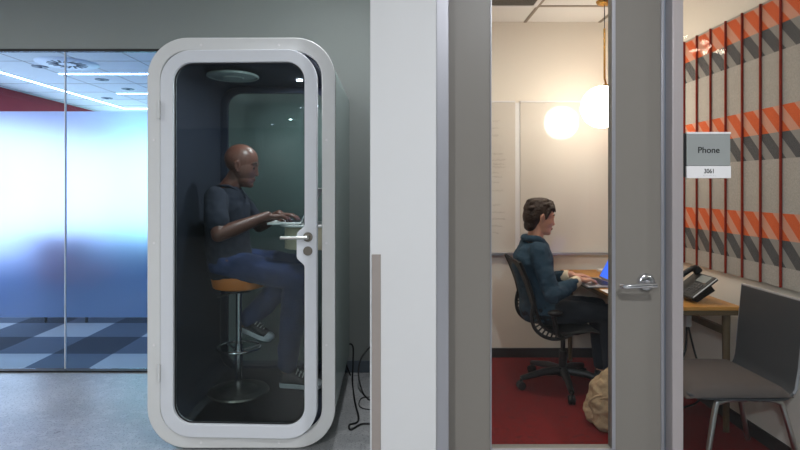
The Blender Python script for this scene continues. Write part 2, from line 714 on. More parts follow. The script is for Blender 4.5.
# ------------------------------------------------------------------ phone room door
dx0, dx1 = fx(448, DR), fx(658.6, DR)
gx0, gx1 = fx(490, DR), fx(610, DR)
gz0 = EYE - (446.5 - VY) * DR / F
DZ = 2.46
bm = B()
plate(bm, [(dx0, 0.012), (dx1, 0.012), (dx1, DZ), (dx0, DZ)], [[(gx0, gz0), (gx0, 2.3), (gx1, 2.3), (gx1, gz0)]], DR - 0.022, DR + 0.022)
door = struct('door_1', bm, 'taupe_paint', bevel=0.002)
bm = B()
for a in ((gx0 - 0.003, gx0 + 0.002, gz0, 2.3), (gx1 - 0.003, gx1 + 0.012, gz0, 2.3), (gx0, gx1, gz0 - 0.012, gz0 + 0.003), (gx0, gx1, 2.297, 2.31)):
    box(bm, a[0], a[1], DR - 0.028, DR - 0.0225, a[2], a[3])
obj('glazing_bead', bm, 'alu', door, bevel=0.001)
obj('pane', bx(gx0 + 0.0005, gx1 - 0.0005, DR - 0.004, DR + 0.004, gz0 + 0.0005, 2.2995), 'glass_front', door, smooth=False)
h = W(643, 281, DR)
bm = B()
cyl(bm, (h.x, DR - 0.0225, h.z), (h.x, DR - 0.034, h.z), 0.037, 0.033, 32)
cyl(bm, (h.x, DR - 0.034, h.z), (h.x, DR - 0.038, h.z), 0.030, 0.024, 32)
hr = obj('door_rose', bm, 'chrome', door)
bm = B()
cyl(bm, (h.x, DR - 0.034, h.z), (h.x, DR - 0.075, h.z), 0.011)
pts = spline([(h.x + 0.018, DR - 0.078, h.z - 0.004), (h.x - 0.03, DR - 0.078, h.z - 0.005), (h.x - 0.085, DR - 0.074, h.z - 0.009), (h.x - 0.105, DR - 0.066, h.z - 0.011), (h.x - 0.112, DR - 0.05, h.z - 0.011)], 6)
tube(bm, pts, 0.0105, 14)
obj('door_handle', bm, 'chrome', hr)

# ------------------------------------------------------------------ room sign on the sidelight
SD = DR - 0.024
s0, s1 = W(686.5, 132, SD), W(730.8, 178.5, SD)
sign = thing('room_sign', 'square grey and white room sign on the sidelight glass', 'sign', ((s0.x + s1.x) / 2, DR - 0.006, s1.z))
zz = lambda py: EYE - (py - VY) * SD / F
obj('backing', bx(s0.x - 0.007, s1.x - 0.002, DR - 0.017, DR - 0.0055, zz(177), zz(133)), 'rubber', sign, bevel=0.001)
obj('name_plate', bx(s0.x + 0.001, s1.x - 0.002, DR - 0.024, DR - 0.0175, zz(165.6), zz(134)), 'sign_grey', sign, bevel=0.001)
obj('top_strip', bx(s0.x, s1.x, DR - 0.026, DR - 0.0175, zz(134), zz(132)), 'sign_white', sign, bevel=0.001)
ns = obj('number_strip', bx(s0.x, s1.x, DR - 0.026, DR - 0.0175, zz(178.2), zz(166)), 'sign_white', sign, bevel=0.001)
text('lettering', 'Phone', 0.0365, W(708.7, 150.3, DR - 0.0245), 'ink', sign)
text('lettering', '3061', 0.026, W(709.3, 171.3, DR - 0.0265), 'ink', sign, squash=0.86)
bm = B()
for i, px in enumerate((703.5, 704.6, 707.0, 709.2, 710.4, 711.2, 713.6, 715.4)):
    sph(bm, W(px, 175.4 + 0.4 * (i % 2), DR - 0.0262), 0.0011, 8)
obj('braille_dots', bm, 'alu', ns)

# ------------------------------------------------------------------ phone room: boards, felt, pendant, vent
def whiteboard(xa, xb, label):
    t = thing('whiteboard', label, 'whiteboard', ((xa + xb) / 2, ROOM - 0.02, 0.868), group='whiteboards on the rear wall of the phone room')
    obj('panel', bx(xa, xb, ROOM - 0.02, ROOM - 0.004, 0.868, 2.088), 'whiteboard', t, bevel=0.001)
    obj('top_rail', bx(xa, xb, ROOM - 0.024, ROOM - 0.004, 2.0885, 2.102), 'sign_white', t, bevel=0.001)
    obj('pen_tray', bx(xa, xb, ROOM - 0.05, ROOM - 0.002, 0.846, 0.8675), 'alu', t, bevel=0.002)
    return t
wb = whiteboard(0.24, 1.012, 'glossy whiteboard with faint rows of handwriting behind the seated woman')
whiteboard(1.052, 1.95, 'plain glossy whiteboard reflecting the glowing globe lamp above the desk')
struct('trim_6', bx(1.0125, 1.0515, ROOM - 0.014, ROOM - 0.001, 0.868, 2.088), 'sign_white', bevel=0.001)
rnd = random.Random(3)
for py in (121, 128.5, 135.5, 154, 160, 164, 167, 172.5, 177, 182.5, 190.5, 205, 212, 219, 226, 233):
    x = fx(492.5, ROOM - 0.02)
    end = fx(rnd.uniform(498, 506), ROOM - 0.02)
    z = EYE - (py - VY) * (ROOM - 0.02) / F
    pts = []
    while x < end:
        pts.append((x, ROOM - 0.0207, z + rnd.uniform(-0.009, 0.009)))
        x += rnd.uniform(0.0015, 0.005)
    obj('handwritten_line', tube(B(), pts, 0.0009, 5), 'scribble', wb)

felt = thing('acoustic_panel', 'ribbed felt wall panel with orange and grey slanted stripes', 'wall panel', (RX, 3.3, 0.88))
FX = RX - 0.018
obj('felt_sheet', bx(FX, RX - 0.0005, 2.36, 4.30, 0.885, 2.39), 'felt', felt, smooth=False)
fin0 = None
for k in range(13):
    y = 2.43 + 0.15 * k
    bm = bx(FX - 0.013, FX - 0.0003, y - 0.0045, y + 0.0045, 0.885, 2.39)
    obj('fin', bm, 'fin_red', felt, bevel=0.003)

g = V((1.536, 3.87, 1.981))
pl = thing('pendant_lamp', 'glowing white globe pendant on an angled brass rod above the desk', 'lamp', (g.x, g.y, 2.74))
rx_ = fx(604.5, g.y)
bm = B()
cyl(bm, (rx_ - 0.0, g.y, 2.748), (rx_, g.y, 2.73), 0.06, 0.05, 32)
cyl(bm, (rx_, g.y, 2.73), (rx_, g.y, 2.715), 0.05, 0.02, 32)
obj('canopy', bm, 'brass', pl)
obj('cord', cyl(B(), (rx_, g.y, 2.715), (rx_, g.y, 2.54), 0.003, n=10), 'cable', pl)
top = V((rx_ + 0.012, g.y, g.z + 0.15))
bm = B()
tube(bm, [(rx_, g.y, 2.55), (rx_, g.y, 2.2), (rx_, g.y, 2.185), (rx_ + 0.004, g.y, 2.173), tuple(top)], 0.0075, 12)
obj('rod', bm, 'brass', pl)
bm = B()
cyl(bm, top + V((0.002, 0, 0.012)), top + V((0.0, 0, -0.002)), 0.02, 0.026, 24)
obj('cap', bm, 'brass', pl)
obj('globe', sph(B(), g, 0.152, 40), 'globe_glow', pl)
dl = thing('downlight', 'unseen warm fill light added in the tiled phone room ceiling', 'ceiling light', (0.8, 3.15, 2.74))  # added fill, out of view, brightens the woman and left wall
obj('trim_ring', cyl(B(), (0.8, 3.15, 2.7495), (0.8, 3.15, 2.742), 0.07, 0.062, 32), 'sign_white', dl)
obj('diffuser', cyl(B(), (0.8, 3.15, 2.7415), (0.8, 3.15, 2.738), 0.045, n=32), 'fill_warm', dl)
lamp('downlight_lamp', 'AREA', (0.8, 3.15, 2.735), 13, (1.0, 0.9, 0.78), 0.12)

vt = thing('ceiling_vent', 'grey slatted air vent in the tiled phone room ceiling', 'vent', (0.79, 3.665, 2.735))
bm = B()
band(bm, [(0.505, 3.38), (1.077, 3.38), (1.077, 3.95), (0.505, 3.95)], [(0.535, 3.41), (1.047, 3.41), (1.047, 3.92), (0.535, 3.92)], 0, 0.012)
for v in bm.verts:
    v.co = V((v.co.x, v.co.z, 2.731 + v.co.y))
obj('frame', bm, 'sign_white', vt)
bm = B()
for k in range(17):
    y = 3.425 + k * 0.03
    bmv = box(bm, 0.536, 1.046, y - 0.011, y + 0.011, 2.735, 2.739)
obj('slats', bm, 'vent_grey', vt)

# ------------------------------------------------------------------ desk with its things
DX0, DX1, DY0, DY1, DT = 1.375, 1.965, 2.98, 4.33, 0.73
dk = thing('desk', 'long wooden desk along the striped felt wall', 'desk', (1.69, 3.65, 0.008))
obj('desktop', bx(DX0, DX1, DY0, DY1, DT - 0.022, DT), 'wood', dk, bevel=0.003)
obj('edge_band', bx(DX0 + 0.002, DX1 - 0.002, DY0 + 0.002, DY1 - 0.002, DT - 0.05, DT - 0.0222), 'wood_edge', dk, bevel=0.002)
for x in (DX0 + 0.06, DX1 - 0.06):
    for y in (DY0 + 0.05, DY1 - 0.06):
        bm = cyl(B(), (x, y, DT - 0.05), (x, y, 0.01), 0.022, 0.016, 16)
        obj('leg', bm, 'wood_edge', dk)
obj('crossbar', bx(DX1 - 0.075, DX1 - 0.045, DY0 + 0.07, DY1 - 0.08, 0.56, 0.60), 'wood_edge', dk, bevel=0.002)


def laptop(name, label, x0, x1, y0, y1, z, lean, screen, body='alu', group=None):
    """opens towards -x, hinge at x1"""
    t = thing(name, label, 'laptop', ((x0 + x1) / 2, (y0 + y1) / 2, z), group=group)
    b = obj('base', bx(x0, x1, y0, y1, z + 0.001, z + 0.015), body, t, bevel=0.004)
    bm = B()
    for i in range(5):
        for j in range(13):
            xx = x0 + 0.105 + i * 0.0175 - 0.002
            yy = y0 + 0.025 + j * (y1 - y0 - 0.05) / 13
            if xx < x1 - 0.02:
                box(bm, xx, xx + 0.0145, yy, yy + (y1 - y0 - 0.05) / 13 - 0.003, z + 0.0152, z + 0.0165)
    obj('keyboard', bm, 'black_plastic', b)
    L = 0.225
    c, s = math.cos(lean), math.sin(lean)
    bm = bx(-0.004, 0.004, y0, y1, 0.004, L)
    bmesh.ops.rotate(bm, verts=bm.verts[:], cent=(0, 0, 0), matrix=Matrix.Rotation(lean, 3, 'Y'))
    bmesh.ops.translate(bm, verts=bm.verts[:], vec=(x1 + 0.004, 0, z + 0.012))
    lid = obj('lid', bm, body, t, bevel=0.003)
    bm = bx(-0.0055, -0.0045, y0 + 0.012, y1 - 0.012, 0.016, L - 0.012)
    bmesh.ops.rotate(bm, verts=bm.verts[:], cent=(0, 0, 0), matrix=Matrix.Rotation(lean, 3, 'Y'))
    bmesh.ops.translate(bm, verts=bm.verts[:], vec=(x1 + 0.004, 0, z + 0.012))
    obj('screen', bm, screen, lid)
    return t


laptop('laptop', 'open laptop with a blue screen on the wooden desk', 1.30, 1.50, 3.52, 3.86, DT, math.radians(28), 'screen_blue')
pp = B()
box(pp, 1.36, 1.54, 3.24, 3.47, DT + 0.0005, DT + 0.003)
pp_o = obj('paper_sheets', pp, 'paper', smooth=False)
tag(pp_o, 'thin stack of white paper on the desk beside the blue laptop', 'paper')
nb = obj('notebook', bx(1.64, 1.83, 4.03, 4.25, DT + 0.0005, DT + 0.02), 'paper', bevel=0.002)
tag(nb, 'white notebook lying at the far end of the wooden desk', 'notebook')

# desk telephone: faces -x, tilted on its foot
ph = thing('desk_phone', 'black office telephone on the near end of the wooden desk', 'telephone', (1.80, 3.15, DT))
A = math.radians(38)
ux, uz = V((math.cos(A), 0, math.sin(A))), V((-math.sin(A), 0, math.cos(A)))
o0 = V((1.715, 0, DT + 0.035))
at = lambda u, y, w: o0 + ux * u + uz * w + V((0, y, 0))
def tilted(bm, u0, u1, y0, y1, w0, w1):
    n0 = len(bm.verts)
    r = bmesh.ops.create_cube(bm, size=1.0)
    for v in r['verts']:
        v.co = at(u0 + (v.co.x + 0.5) * (u1 - u0), y0 + (v.co.y + 0.5) * (y1 - y0), w0 + (v.co.z + 0.5) * (w1 - w0))
    return bm
pb = obj('phone_body', tilted(B(), 0, 0.19, 3.05, 3.27, -0.022, 0.0), 'black_plastic', ph, bevel=0.006)
obj('lit_edge', tilted(B(), 0.012, 0.186, 3.0475, 3.0497, -0.009, -0.003), 'white_plastic', pb)  # white strip stands in for light caught on the near edge
bm = B()
tilted(bm, 0.02, 0.15, 3.09, 3.23, -0.075, -0.0225)
for v in bm.verts:
    v.co.z = max(v.co.z, DT + 0.001)
obj('foot', bm, 'black_plastic', ph)
obj('display', tilted(B(), 0.125, 0.178, 3.075, 3.175, 0.0003, 0.003), 'lcd', ph)
bm = B()
for i in range(5):
    for j in range(4):
        tilted(bm, 0.02 + i * 0.019, 0.033 + i * 0.019, 3.07 + j * 0.025, 3.089 + j * 0.025, 0.0003, 0.004)
obj('buttons', bm, 'shell_grey', ph)
bm = B()
tube(bm, spline([at(0.0, 3.235, 0.03), at(0.03, 3.235, 0.042), at(0.1, 3.235, 0.048), at(0.17, 3.235, 0.042), at(0.2, 3.235, 0.03)], 6), 0.016, 14)
for u in (0.008, 0.192):
    cyl(bm, at(u, 3.235, 0.002), at(u, 3.235, 0.034), 0.026, 0.022, 20)
obj('handset', bm, 'black_plastic', ph)
bm = B()
pts = []
for k in range(90):
    u = k / 89.0
    c = V((1.70 - 0.05 * math.sin(u * PI), 3.25 - 0.12 * u, DT + 0.012 + 0.02 * (1 - u)))
    a = u * 2 * PI * 15
    pts.append(c + V((math.cos(a) * 0.007, 0, math.sin(a) * 0.007)))
tube(bm, pts, 0.0018, 6)
obj('coiled_cord', bm, 'cable', ph)

# things under the desk
ps = thing('power_strip', 'white power adapter with cables hanging below the desk end', 'power adapter', (1.83, 3.2, 0.35))
obj('adapter', bx(1.80, 1.835, 3.25, 3.31, 0.545, 0.675), 'white_plastic', ps, bevel=0.004)
bm = B()
tube(bm, spline([(1.82, 3.28, 0.54), (1.80, 3.26, 0.4), (1.72, 3.2, 0.3), (1.74, 3.22, 0.1), (1.8, 3.3, 0.014)], 8), 0.006, 8)
tube(bm, spline([(1.83, 3.28, 0.54), (1.86, 3.24, 0.35), (1.9, 3.2, 0.25), (1.88, 3.25, 0.1), (1.84, 3.35, 0.014)], 8), 0.006, 8)
tube(bm, spline([(1.82, 3.28, 0.676), (1.76, 3.3, 0.66), (1.70, 3.25, 0.6), (1.66, 3.2, 0.5), (1.70, 3.22, 0.36), (1.78, 3.3, 0.3), (1.8, 3.4, 0.5), (1.83, 3.5, 0.66)], 8), 0.006, 8)
obj('cables', bm, 'cable', ps)

# ------------------------------------------------------------------ tan bag on the red carpet
bc = V((1.315, 3.12, 0.01))
bm = B()
secs = []
for t_, rx2, ry2 in ((0.0, 0.13, 0.10), (0.03, 0.168, 0.135), (0.1, 0.178, 0.14), (0.18, 0.165, 0.125), (0.25, 0.14, 0.10), (0.30, 0.105, 0.07), (0.335, 0.06, 0.035)):
    secs.append(((bc.x + 0.03 * t_ / 0.3, bc.y, bc.z + t_), (rx2, 0, 0), (0, ry2, 0)))
loft(bm, secs, 36, 2.6)
bag = fuse('canvas_bag', bm, 'bag', None, 0.006, 2, 0.022, 15)
tag(bag, 'crumpled tan canvas bag slumped on the red carpet', 'bag')
bm = B()
tube(bm, spline([(bc.x - 0.16, bc.y - 0.06, 0.12), (bc.x - 0.185, bc.y - 0.08, 0.17), (bc.x - 0.16, bc.y - 0.10, 0.21), (bc.x - 0.12, bc.y - 0.10, 0.22)], 6), 0.006, 8)
obj('strap_loop', bm, 'bag', bag)
bm = B()
tube(bm, spline([(bc.x - 0.13, bc.y - 0.10, 0.2), (bc.x - 0.06, bc.y - 0.135, 0.225), (bc.x + 0.03, bc.y - 0.135, 0.215), (bc.x + 0.1, bc.y - 0.115, 0.225)], 6), 0.006, 8)
obj('seam', bm, 'bag', bag)

# ------------------------------------------------------------------ upholstered guest chair in front of the felt wall
gc = thing('guest_chair', 'grey upholstered guest chair with metal legs facing the door', 'chair', (1.72, 2.73, 0.008))
y0, y1 = 2.50, 2.95
prof = spline([(1.40, 0, 0.425), (1.46, 0, 0.408), (1.60, 0, 0.402), (1.78, 0, 0.40), (1.86, 0, 0.405), (1.90, 0, 0.45), (1.915, 0, 0.54), (1.93, 0, 0.70), (1.945, 0, 0.86)], 5)
prof = [(p.x, p.z) for p in prof]
sh = obj('seat_shell', sheet(B(), prof, y0, y1, 0.014), 'shell_grey', gc, bevel=0.005)
bm = B()
n = 26
grid = []
for i in range(n + 1):
    row = []
    for j in range(n + 1):
        u, v = i / n, j / n
        e = min(1.0, min(u, 1 - u) * 9) ** 0.5 * min(1.0, min(v, 1 - v) * 9) ** 0.5
        x = 1.385 + u * 0.50
        y = y0 - 0.006 + v * (y1 - y0 + 0.012)
        z = 0.418 + 0.042 * e - 0.018 * max(0, 0.25 - u) * 4 * 0.6 + 0.006 * math.sin(u * PI)
        row.append(bm.verts.new((x, y, z)))
    grid.append(row)
for i in range(n):
    for j in range(n):
        bm.faces.new((grid[i][j], grid[i + 1][j], grid[i + 1][j + 1], grid[i][j + 1]))
ext = bmesh.ops.extrude_face_region(bm, geom=bm.faces[:])
for v in [q for q in ext['geom'] if isinstance(q, bmesh.types.BMVert)]:
    v.co.z = 0.413
obj('seat_cushion', bm, 'upholstery', gc)
for yy, s in ((y0 + 0.05, -1), (y1 - 0.05, 1)):
    bm = B()
    tube(bm, spline([(1.70, yy, 0.385), (1.62, yy, 0.384), (1.575, yy, 0.372), (1.55, yy, 0.335), (1.49, yy + s * 0.02, 0.02)], 6), 0.013, 14)
    obj('leg', bm, 'steel', gc)
    bm = B()
    tube(bm, spline([(1.72, yy, 0.385), (1.80, yy, 0.384), (1.85, yy, 0.372), (1.88, yy, 0.33), (1.955, yy + s * 0.02, 0.02)], 6), 0.013, 14)
    obj('leg', bm, 'steel', gc)
obj('edge_piping', tube(B(), [(1.889, y0, 0.43), (1.9, y0, 0.45), (1.915, y0, 0.54), (1.93, y0, 0.70), (1.945, y0, 0.862), (1.945, y1, 0.862), (1.93, y1, 0.70), (1.915, y1, 0.54)], 0.0065, 8), 'alu', gc, label='pale edge of the chair back')
bm = B()
for x in (1.66, 1.76):
    cyl(bm, (x, y0 + 0.04, 0.388), (x, y1 - 0.04, 0.388), 0.012, n=12)
obj('under_frame', bm, 'steel', gc)

# ------------------------------------------------------------------ office chair
oc = thing('office_chair', 'black mesh office swivel chair under the seated woman', 'chair', (1.20, 3.72, 0.008))
prof = spline([(0.845, 0, 0.905), (0.875, 0, 0.84), (0.918, 0, 0.727), (0.945, 0, 0.62), (0.962, 0, 0.555), (0.99, 0, 0.492), (1.05, 0, 0.45), (1.13, 0, 0.435), (1.22, 0, 0.44), (1.31, 0, 0.452), (1.37, 0, 0.44)], 6)
pr = [(p.x, p.z) for p in prof]
cy0, cy1 = 3.50, 3.94
k0 = 24
obj('backrest', sheet(B(), pr[:k0 + 1], cy0 + 0.012, cy1 - 0.012, 0.012), 'black_mesh', oc, bevel=0.003)
obj('seat', sheet(B(), pr[k0 + 4:], cy0 + 0.012, cy1 - 0.012, 0.016), 'black_mesh', oc, bevel=0.003)
for yy in (cy0, cy1):
    bm = B()
    tube(bm, [(a, yy, b) for a, b in pr], 0.011, 12)
    # slotted outer spine that swells around the bend
    out = []
    idx = list(range(17, 47, 1))
    for i in idx:
        t0 = V((pr[min(i + 1, len(pr) - 1)][0] - pr[i - 1][0], 0, pr[min(i + 1, len(pr) - 1)][1] - pr[i - 1][1])).normalized()
        nrm = V((t0.z, 0, -t0.x))
        u = (i - idx[0]) / (idx[-1] - idx[0])
        out.append(V((pr[i][0], yy, pr[i][1])) + nrm * (0.05 * math.sin(u * PI) ** 0.7))
    tube(bm, out, 0.012, 10)
    for q, i in enumerate(idx):
        if 3 < q < len(idx) - 3:
            if q % 2 == 0:
                cyl(bm, (pr[i][0], yy, pr[i][1]), out[q], 0.006, n=8)
    obj('rim', bm, 'black_plastic', oc)
bm = B()
for s in (-1, 1):
    yy = cy0 - 0.03 if s < 0 else cy1 + 0.03
    bm = B()
    tube(bm, spline([(1.12, yy - s * 0.05, 0.425), (1.09, yy, 0.44), (1.07, yy, 0.5), (1.055, yy, 0.565)], 5), 0.016, 10)
    a = obj('armrest', bm, 'black_plastic', oc)
    bm = B()
    ell(bm, (1.07, yy, 0.578), (0.05, 0, 0), (0, 0.034, 0), (0, 0, 0.022))
    obj('arm_pad', bm, 'black_plastic', a)
bm = B()
box(bm, 1.11, 1.29, 3.64, 3.80, 0.385, 0.428)
obj('tilt_mechanism', bm, 'black_plastic', oc, bevel=0.01)
obj('gas_lift', cyl(cyl(B(), (1.20, 3.72, 0.39), (1.20, 3.72, 0.2), 0.016), (1.20, 3.72, 0.26), (1.20, 3.72, 0.12), 0.028), 'black_plastic', oc)
bm = B()
cyl(bm, (1.20, 3.72, 0.09), (1.20, 3.72, 0.15), 0.045)
cast = []
for k in range(5):
    a = math.radians(-98 + 72 * k)
    e = V((1.20 + 0.31 * math.cos(a), 3.72 + 0.31 * math.sin(a), 0.085))
    cast.append((e, a))
    tube(bm, [(1.20, 3.72, 0.125), (1.20 + 0.15 * math.cos(a), 3.72 + 0.15 * math.sin(a), 0.118), e], [0.03, 0.025, 0.017], 12)
obj('star_base', bm, 'black_plastic', oc)
for e, a in cast:
    bm = B()
    t_ = V((-math.sin(a), math.cos(a), 0))
    for s in (-1, 1):
        c0 = V((e.x, e.y, 0.037)) + t_ * s * 0.012
        cyl(bm, c0 - t_ * 0.008, c0 + t_ * 0.008, 0.028, n=20)
    cyl(bm, (e.x, e.y, 0.04), (e.x, e.y, 0.085), 0.008, n=10)
    obj('caster', bm, 'rubber', oc)

# ------------------------------------------------------------------ people
def head_frame(tilt):
    """forward and up for a face turned to +x and bowed by tilt"""
    f = V((math.cos(tilt), 0, -math.sin(tilt)))
    u = V((math.sin(tilt), 0, math.cos(tilt)))
    return f, V((0, -1, 0)), u


def head(bm, c, tilt, k, slim=1.0):
    f, s, u = head_frame(tilt)
    P = lambda a, b, d: c + (f * a + s * b + u * d) * k
    E = lambda a, b, d, ra, rb, rd, tl=0.0: ell(bm, P(a, b, d), (f * math.cos(tl) - u * math.sin(tl)) * ra * k, s * rb * k, (u * math.cos(tl) + f * math.sin(tl)) * rd * k, 24)
    E(-0.012, 0, 0.028, 0.098, 0.077, 0.088)             # cranium
    E(0.02, 0, -0.02, 0.074, 0.069 * slim, 0.085)        # face
    E(0.03, 0, -0.075, 0.058, 0.052 * slim, 0.05, 0.25)  # jaw
    E(0.070, 0, -0.103, 0.022, 0.024 * slim, 0.018)      # chin
    E(0.066, 0, 0.018, 0.026, 0.052, 0.013)              # brow
    for q in (-1, 1):
        E(0.050, q * 0.036, -0.030, 0.026, 0.024, 0.024)  # cheek
        limb(bm, [P(0.002, q * 0.074, 0.0), P(-0.008, q * 0.081, 0.012), P(-0.018, q * 0.083, 0.0), P(-0.012, q * 0.078, -0.022), P(0.0, q * 0.072, -0.038)], [r * k for r in (0.006, 0.009, 0.009, 0.008, 0.007)], 10)
        E(-0.006, q * 0.073, -0.01, 0.016, 0.007, 0.024)
        E(0.082, q * 0.010, -0.044, 0.011, 0.008, 0.007)
    limb(bm, [P(0.083, 0, 0.006), P(0.091, 0, -0.018), P(0.098, 0, -0.037)], [r * k for r in (0.008, 0.0085, 0.0105)], 12)
    E(0.083, 0, -0.066, 0.014, 0.023, 0.0065)
    E(0.080, 0, -0.078, 0.014, 0.02, 0.0075)
    return P, f, s, u


def hand(bm, w, dirv, up, thumb, k=1.0, curl=(18, 32, 26)):
    d = V(dirv).normalized()
    n = V(up)
    n = (n - d * n.dot(d)).normalized()
    t = V(thumb)
    t = (t - d * t.dot(d) - n * t.dot(n)).normalized()
    w = V(w)
    ell(bm, w + d * 0.048 * k, d * 0.052 * k, t * 0.038 * k, n * 0.015 * k, 16)
    for off, kl, L in ((0.030, 0.090, 0.070), (0.010, 0.095, 0.079), (-0.011, 0.090, 0.073), (-0.031, 0.080, 0.057)):
        kn = w + (d * kl + t * off) * k + n * 0.003
        limb(bm, [w + (d * 0.015 + t * off * 0.5) * k, kn], [0.0125 * k, 0.0105 * k], 10)
        ang = 0.0
        p = kn
        pts, rad = [kn], [0.0098 * k]
        spr = t * (off * 1.2)
        for fr, cu, r in ((0.45, curl[0], 0.0088), (0.30, curl[1], 0.0080), (0.25, curl[2], 0.0068)):
            ang += math.radians(cu)
            p = p + ((d + spr).normalized() * math.cos(ang) - n * math.sin(ang)) * L * fr * k
            pts.append(p)
            rad.append(r * k)
        limb(bm, pts, rad, 10)
    r0 = w + (d * 0.022 + t * 0.026 - n * 0.004) * k
    r1 = r0 + (d * 0.030 + t * 0.024 - n * 0.010) * k
    r2 = r1 + (d * 0.030 + t * 0.006 - n * 0.010) * k
    r3 = r2 + (d * 0.022 - t * 0.002 - n * 0.008) * k
    limb(bm, [r0, r1, r2, r3], [r * k for r in (0.015, 0.011, 0.0095, 0.0078)], 12)


def shoe(parent_root, heel, toe, up, k=1.0, lab=None):
    """canvas sneaker with white sole; heel and toe are points on the sole line"""
    heel, toe = V(heel), V(toe)
    f = (toe - heel).normalized()
    L = (toe - heel).length
    up = V(up)
    u = (up - f * up.dot(f)).normalized()
    s = f.cross(u)
    bm = B()
    P = lambda a, b, c: heel + f * a * L + s * b + u * c
    secs = []
    for a, wd, hh in ((0.0, 0.026, 0.05), (0.06, 0.034, 0.09), (0.2, 0.036, 0.108), (0.35, 0.037, 0.10), (0.5, 0.042, 0.074), (0.7, 0.047, 0.056), (0.86, 0.044, 0.048), (0.97, 0.028, 0.036)):
        secs.append((P(a, 0, 0.012 + hh / 2), s * wd, u * hh / 2))
    loft(bm, secs, 24, 2.4)
    o = fuse('shoe', bm, 'shoe_black', parent_root, 0.006, 3)
    bm = B()
    secs = []
    for c in (0.0, 0.012, 0.026):
        pass
    outline = []
    for a, wd in ((-0.02, 0.018), (0.03, 0.033), (0.2, 0.037), (0.45, 0.041), (0.7, 0.05), (0.88, 0.046), (0.98, 0.03), (1.02, 0.012)):
        outline.append((a, wd))
    pts = [(a, wd) for a, wd in outline] + [(a, -wd) for a, wd in outline[::-1]]
    lo = [bm.verts.new(P(a, b, 0.0)) for a, b in pts]
    hi = [bm.verts.new(P(a, b, 0.028)) for a, b in pts]
    bm.faces.new(lo)
    bm.faces.new(hi[::-1])
    for i in range(len(pts)):
        j = (i + 1) % len(pts)
        bm.faces.new((lo[i], lo[j], hi[j], hi[i]))
    obj('sole', bm, 'white_rubber', o, bevel=0.004)
    bm = B()
    ell(bm, P(0.9, 0, 0.03), f * 0.045, s * 0.042, u * 0.026, 18)
    obj('toe_cap', bm, 'white_rubber', o)
    bm = B()
    for q in range(5):
        a = 0.42 + q * 0.075
        hgt = 0.113 - q * 0.012
        tube(bm, spline([P(a, -0.03, hgt - 0.022), P(a, -0.014, hgt - 0.002), P(a + 0.02, 0.014, hgt - 0.002), P(a, 0.03, hgt - 0.022)], 4), 0.0035, 6)
    obj('laces', bm, 'lace', o)
    return o


def arm_pts(sh, el, wr):
    m1 = V(sh).lerp(V(el), 0.45)
    m2 = V(el).lerp(V(wr), 0.3)
    return [V(sh), m1, V(el), m2, V(wr)]


# ---- man on the stool inside the booth
MD = 3.38
FLZ = 0.105
hc = V((-0.944, MD, 1.542))
nb_ = V((-1.028, MD, 1.395))
shN, shF = V((-1.055, 3.205, 1.335)), V((-1.04, 3.555, 1.335))
elN, elF = V((-0.990, 3.06, 1.125)), V((-0.905, 3.66, 1.13))
wrN, wrF = V((-0.745, 3.215, 1.225)), V((-0.725, 3.46, 1.222))
hipN, hipF = V((-1.005, 3.285, 0.925)), V((-1.005, 3.475, 0.925))
knN, knF = V((-0.575, 3.27, 0.845)), V((-0.585, 3.53, 0.865))
anN, anF = V((-0.675, 3.45, 0.225)), V((-0.955, 3.50, 0.515))
bm = B()
P, hf, hs, hu = head(bm, hc, 0.24, 1.1)
limb(bm, [nb_ + V((-0.01, 0, -0.02)), V((-0.995, MD, 1.44)), hc + V((-0.02, 0, -0.04))], [0.066, 0.058, 0.056])
def torso(bm, g=0.0, wk=1.0):
    S = [((-1.005, MD, 0.83), 0.10, 0.13), ((-1.015, MD, 0.89), 0.125, 0.165), ((-1.025, MD, 0.98), 0.120, 0.155), ((-1.035, MD, 1.07), 0.118, 0.150),
         ((-1.038, MD, 1.17), 0.122, 0.165), ((-1.035, MD, 1.26), 0.118, 0.175), ((-1.032, MD, 1.33), 0.095, 0.155), ((-1.03, MD, 1.375), 0.066, 0.10), ((-1.025, MD, 1.40), 0.05, 0.06)]
    loft(bm, [(c, (a + g, 0, (a + g) * 0.12), (0, b * wk + g, 0)) for c, a, b in S], 28, 2.3)
torso(bm)
for sh_, el, wr in ((shN, elN, wrN), (shF, elF, wrF)):
    limb(bm, arm_pts(sh_, el, wr), [0.060, 0.053, 0.042, 0.044, 0.029])
for hp, kn, an in ((hipN, knN, anN), (hipF, knF, anF)):
    limb(bm, [hp, hp.lerp(kn, 0.5), kn, kn.lerp(an, 0.3), an], [0.085, 0.075, 0.056, 0.055, 0.038])
hand(bm, wrN, V((0.19, 0.05, -0.012)), (0, 0, 1), (0, 1, 0), 1.0)
hand(bm, wrF, V((0.19, -0.04, -0.012)), (0, 0, 1), (0, -1, 0), 1.0)
man = fuse('person', bm, 'skin_dark', None, 0.0045, 3)
tag(man, 'bald man in charcoal tee and jeans typing inside the booth', 'person')
for q in (-1, 1):
    obj('eye', sph(B(), P(0.073, q * 0.031, -0.006), 0.0125, 14), 'eye', man)
    bm = limb(B(), [P(0.083, q * 0.016, 0.026), P(0.085, q * 0.034, 0.030), P(0.070, q * 0.052, 0.022)], [0.004, 0.005, 0.0035], 8)
    obj('eyebrow', bm, 'hair', man)
bm = B()
torso(bm, 0.012)
limb(bm, [shN, elN.lerp(shN, 0.30)], [0.071, 0.068])
limb(bm, [shF, elF.lerp(shF, 0.30)], [0.071, 0.068])
shirt = fuse('shirt', bm, 'tee', man, 0.008, 10, 0.006, 14)
bm = B()
pts = [nb_ + V((0.078 * math.cos(a) * (1.15 if math.cos(a) > 0 else 1) + 0.01, 0.082 * math.sin(a), 0.012 - 0.075 * max(0, math.cos(a)) ** 2)) for a in [2 * PI * k / 30 for k in range(30)]]
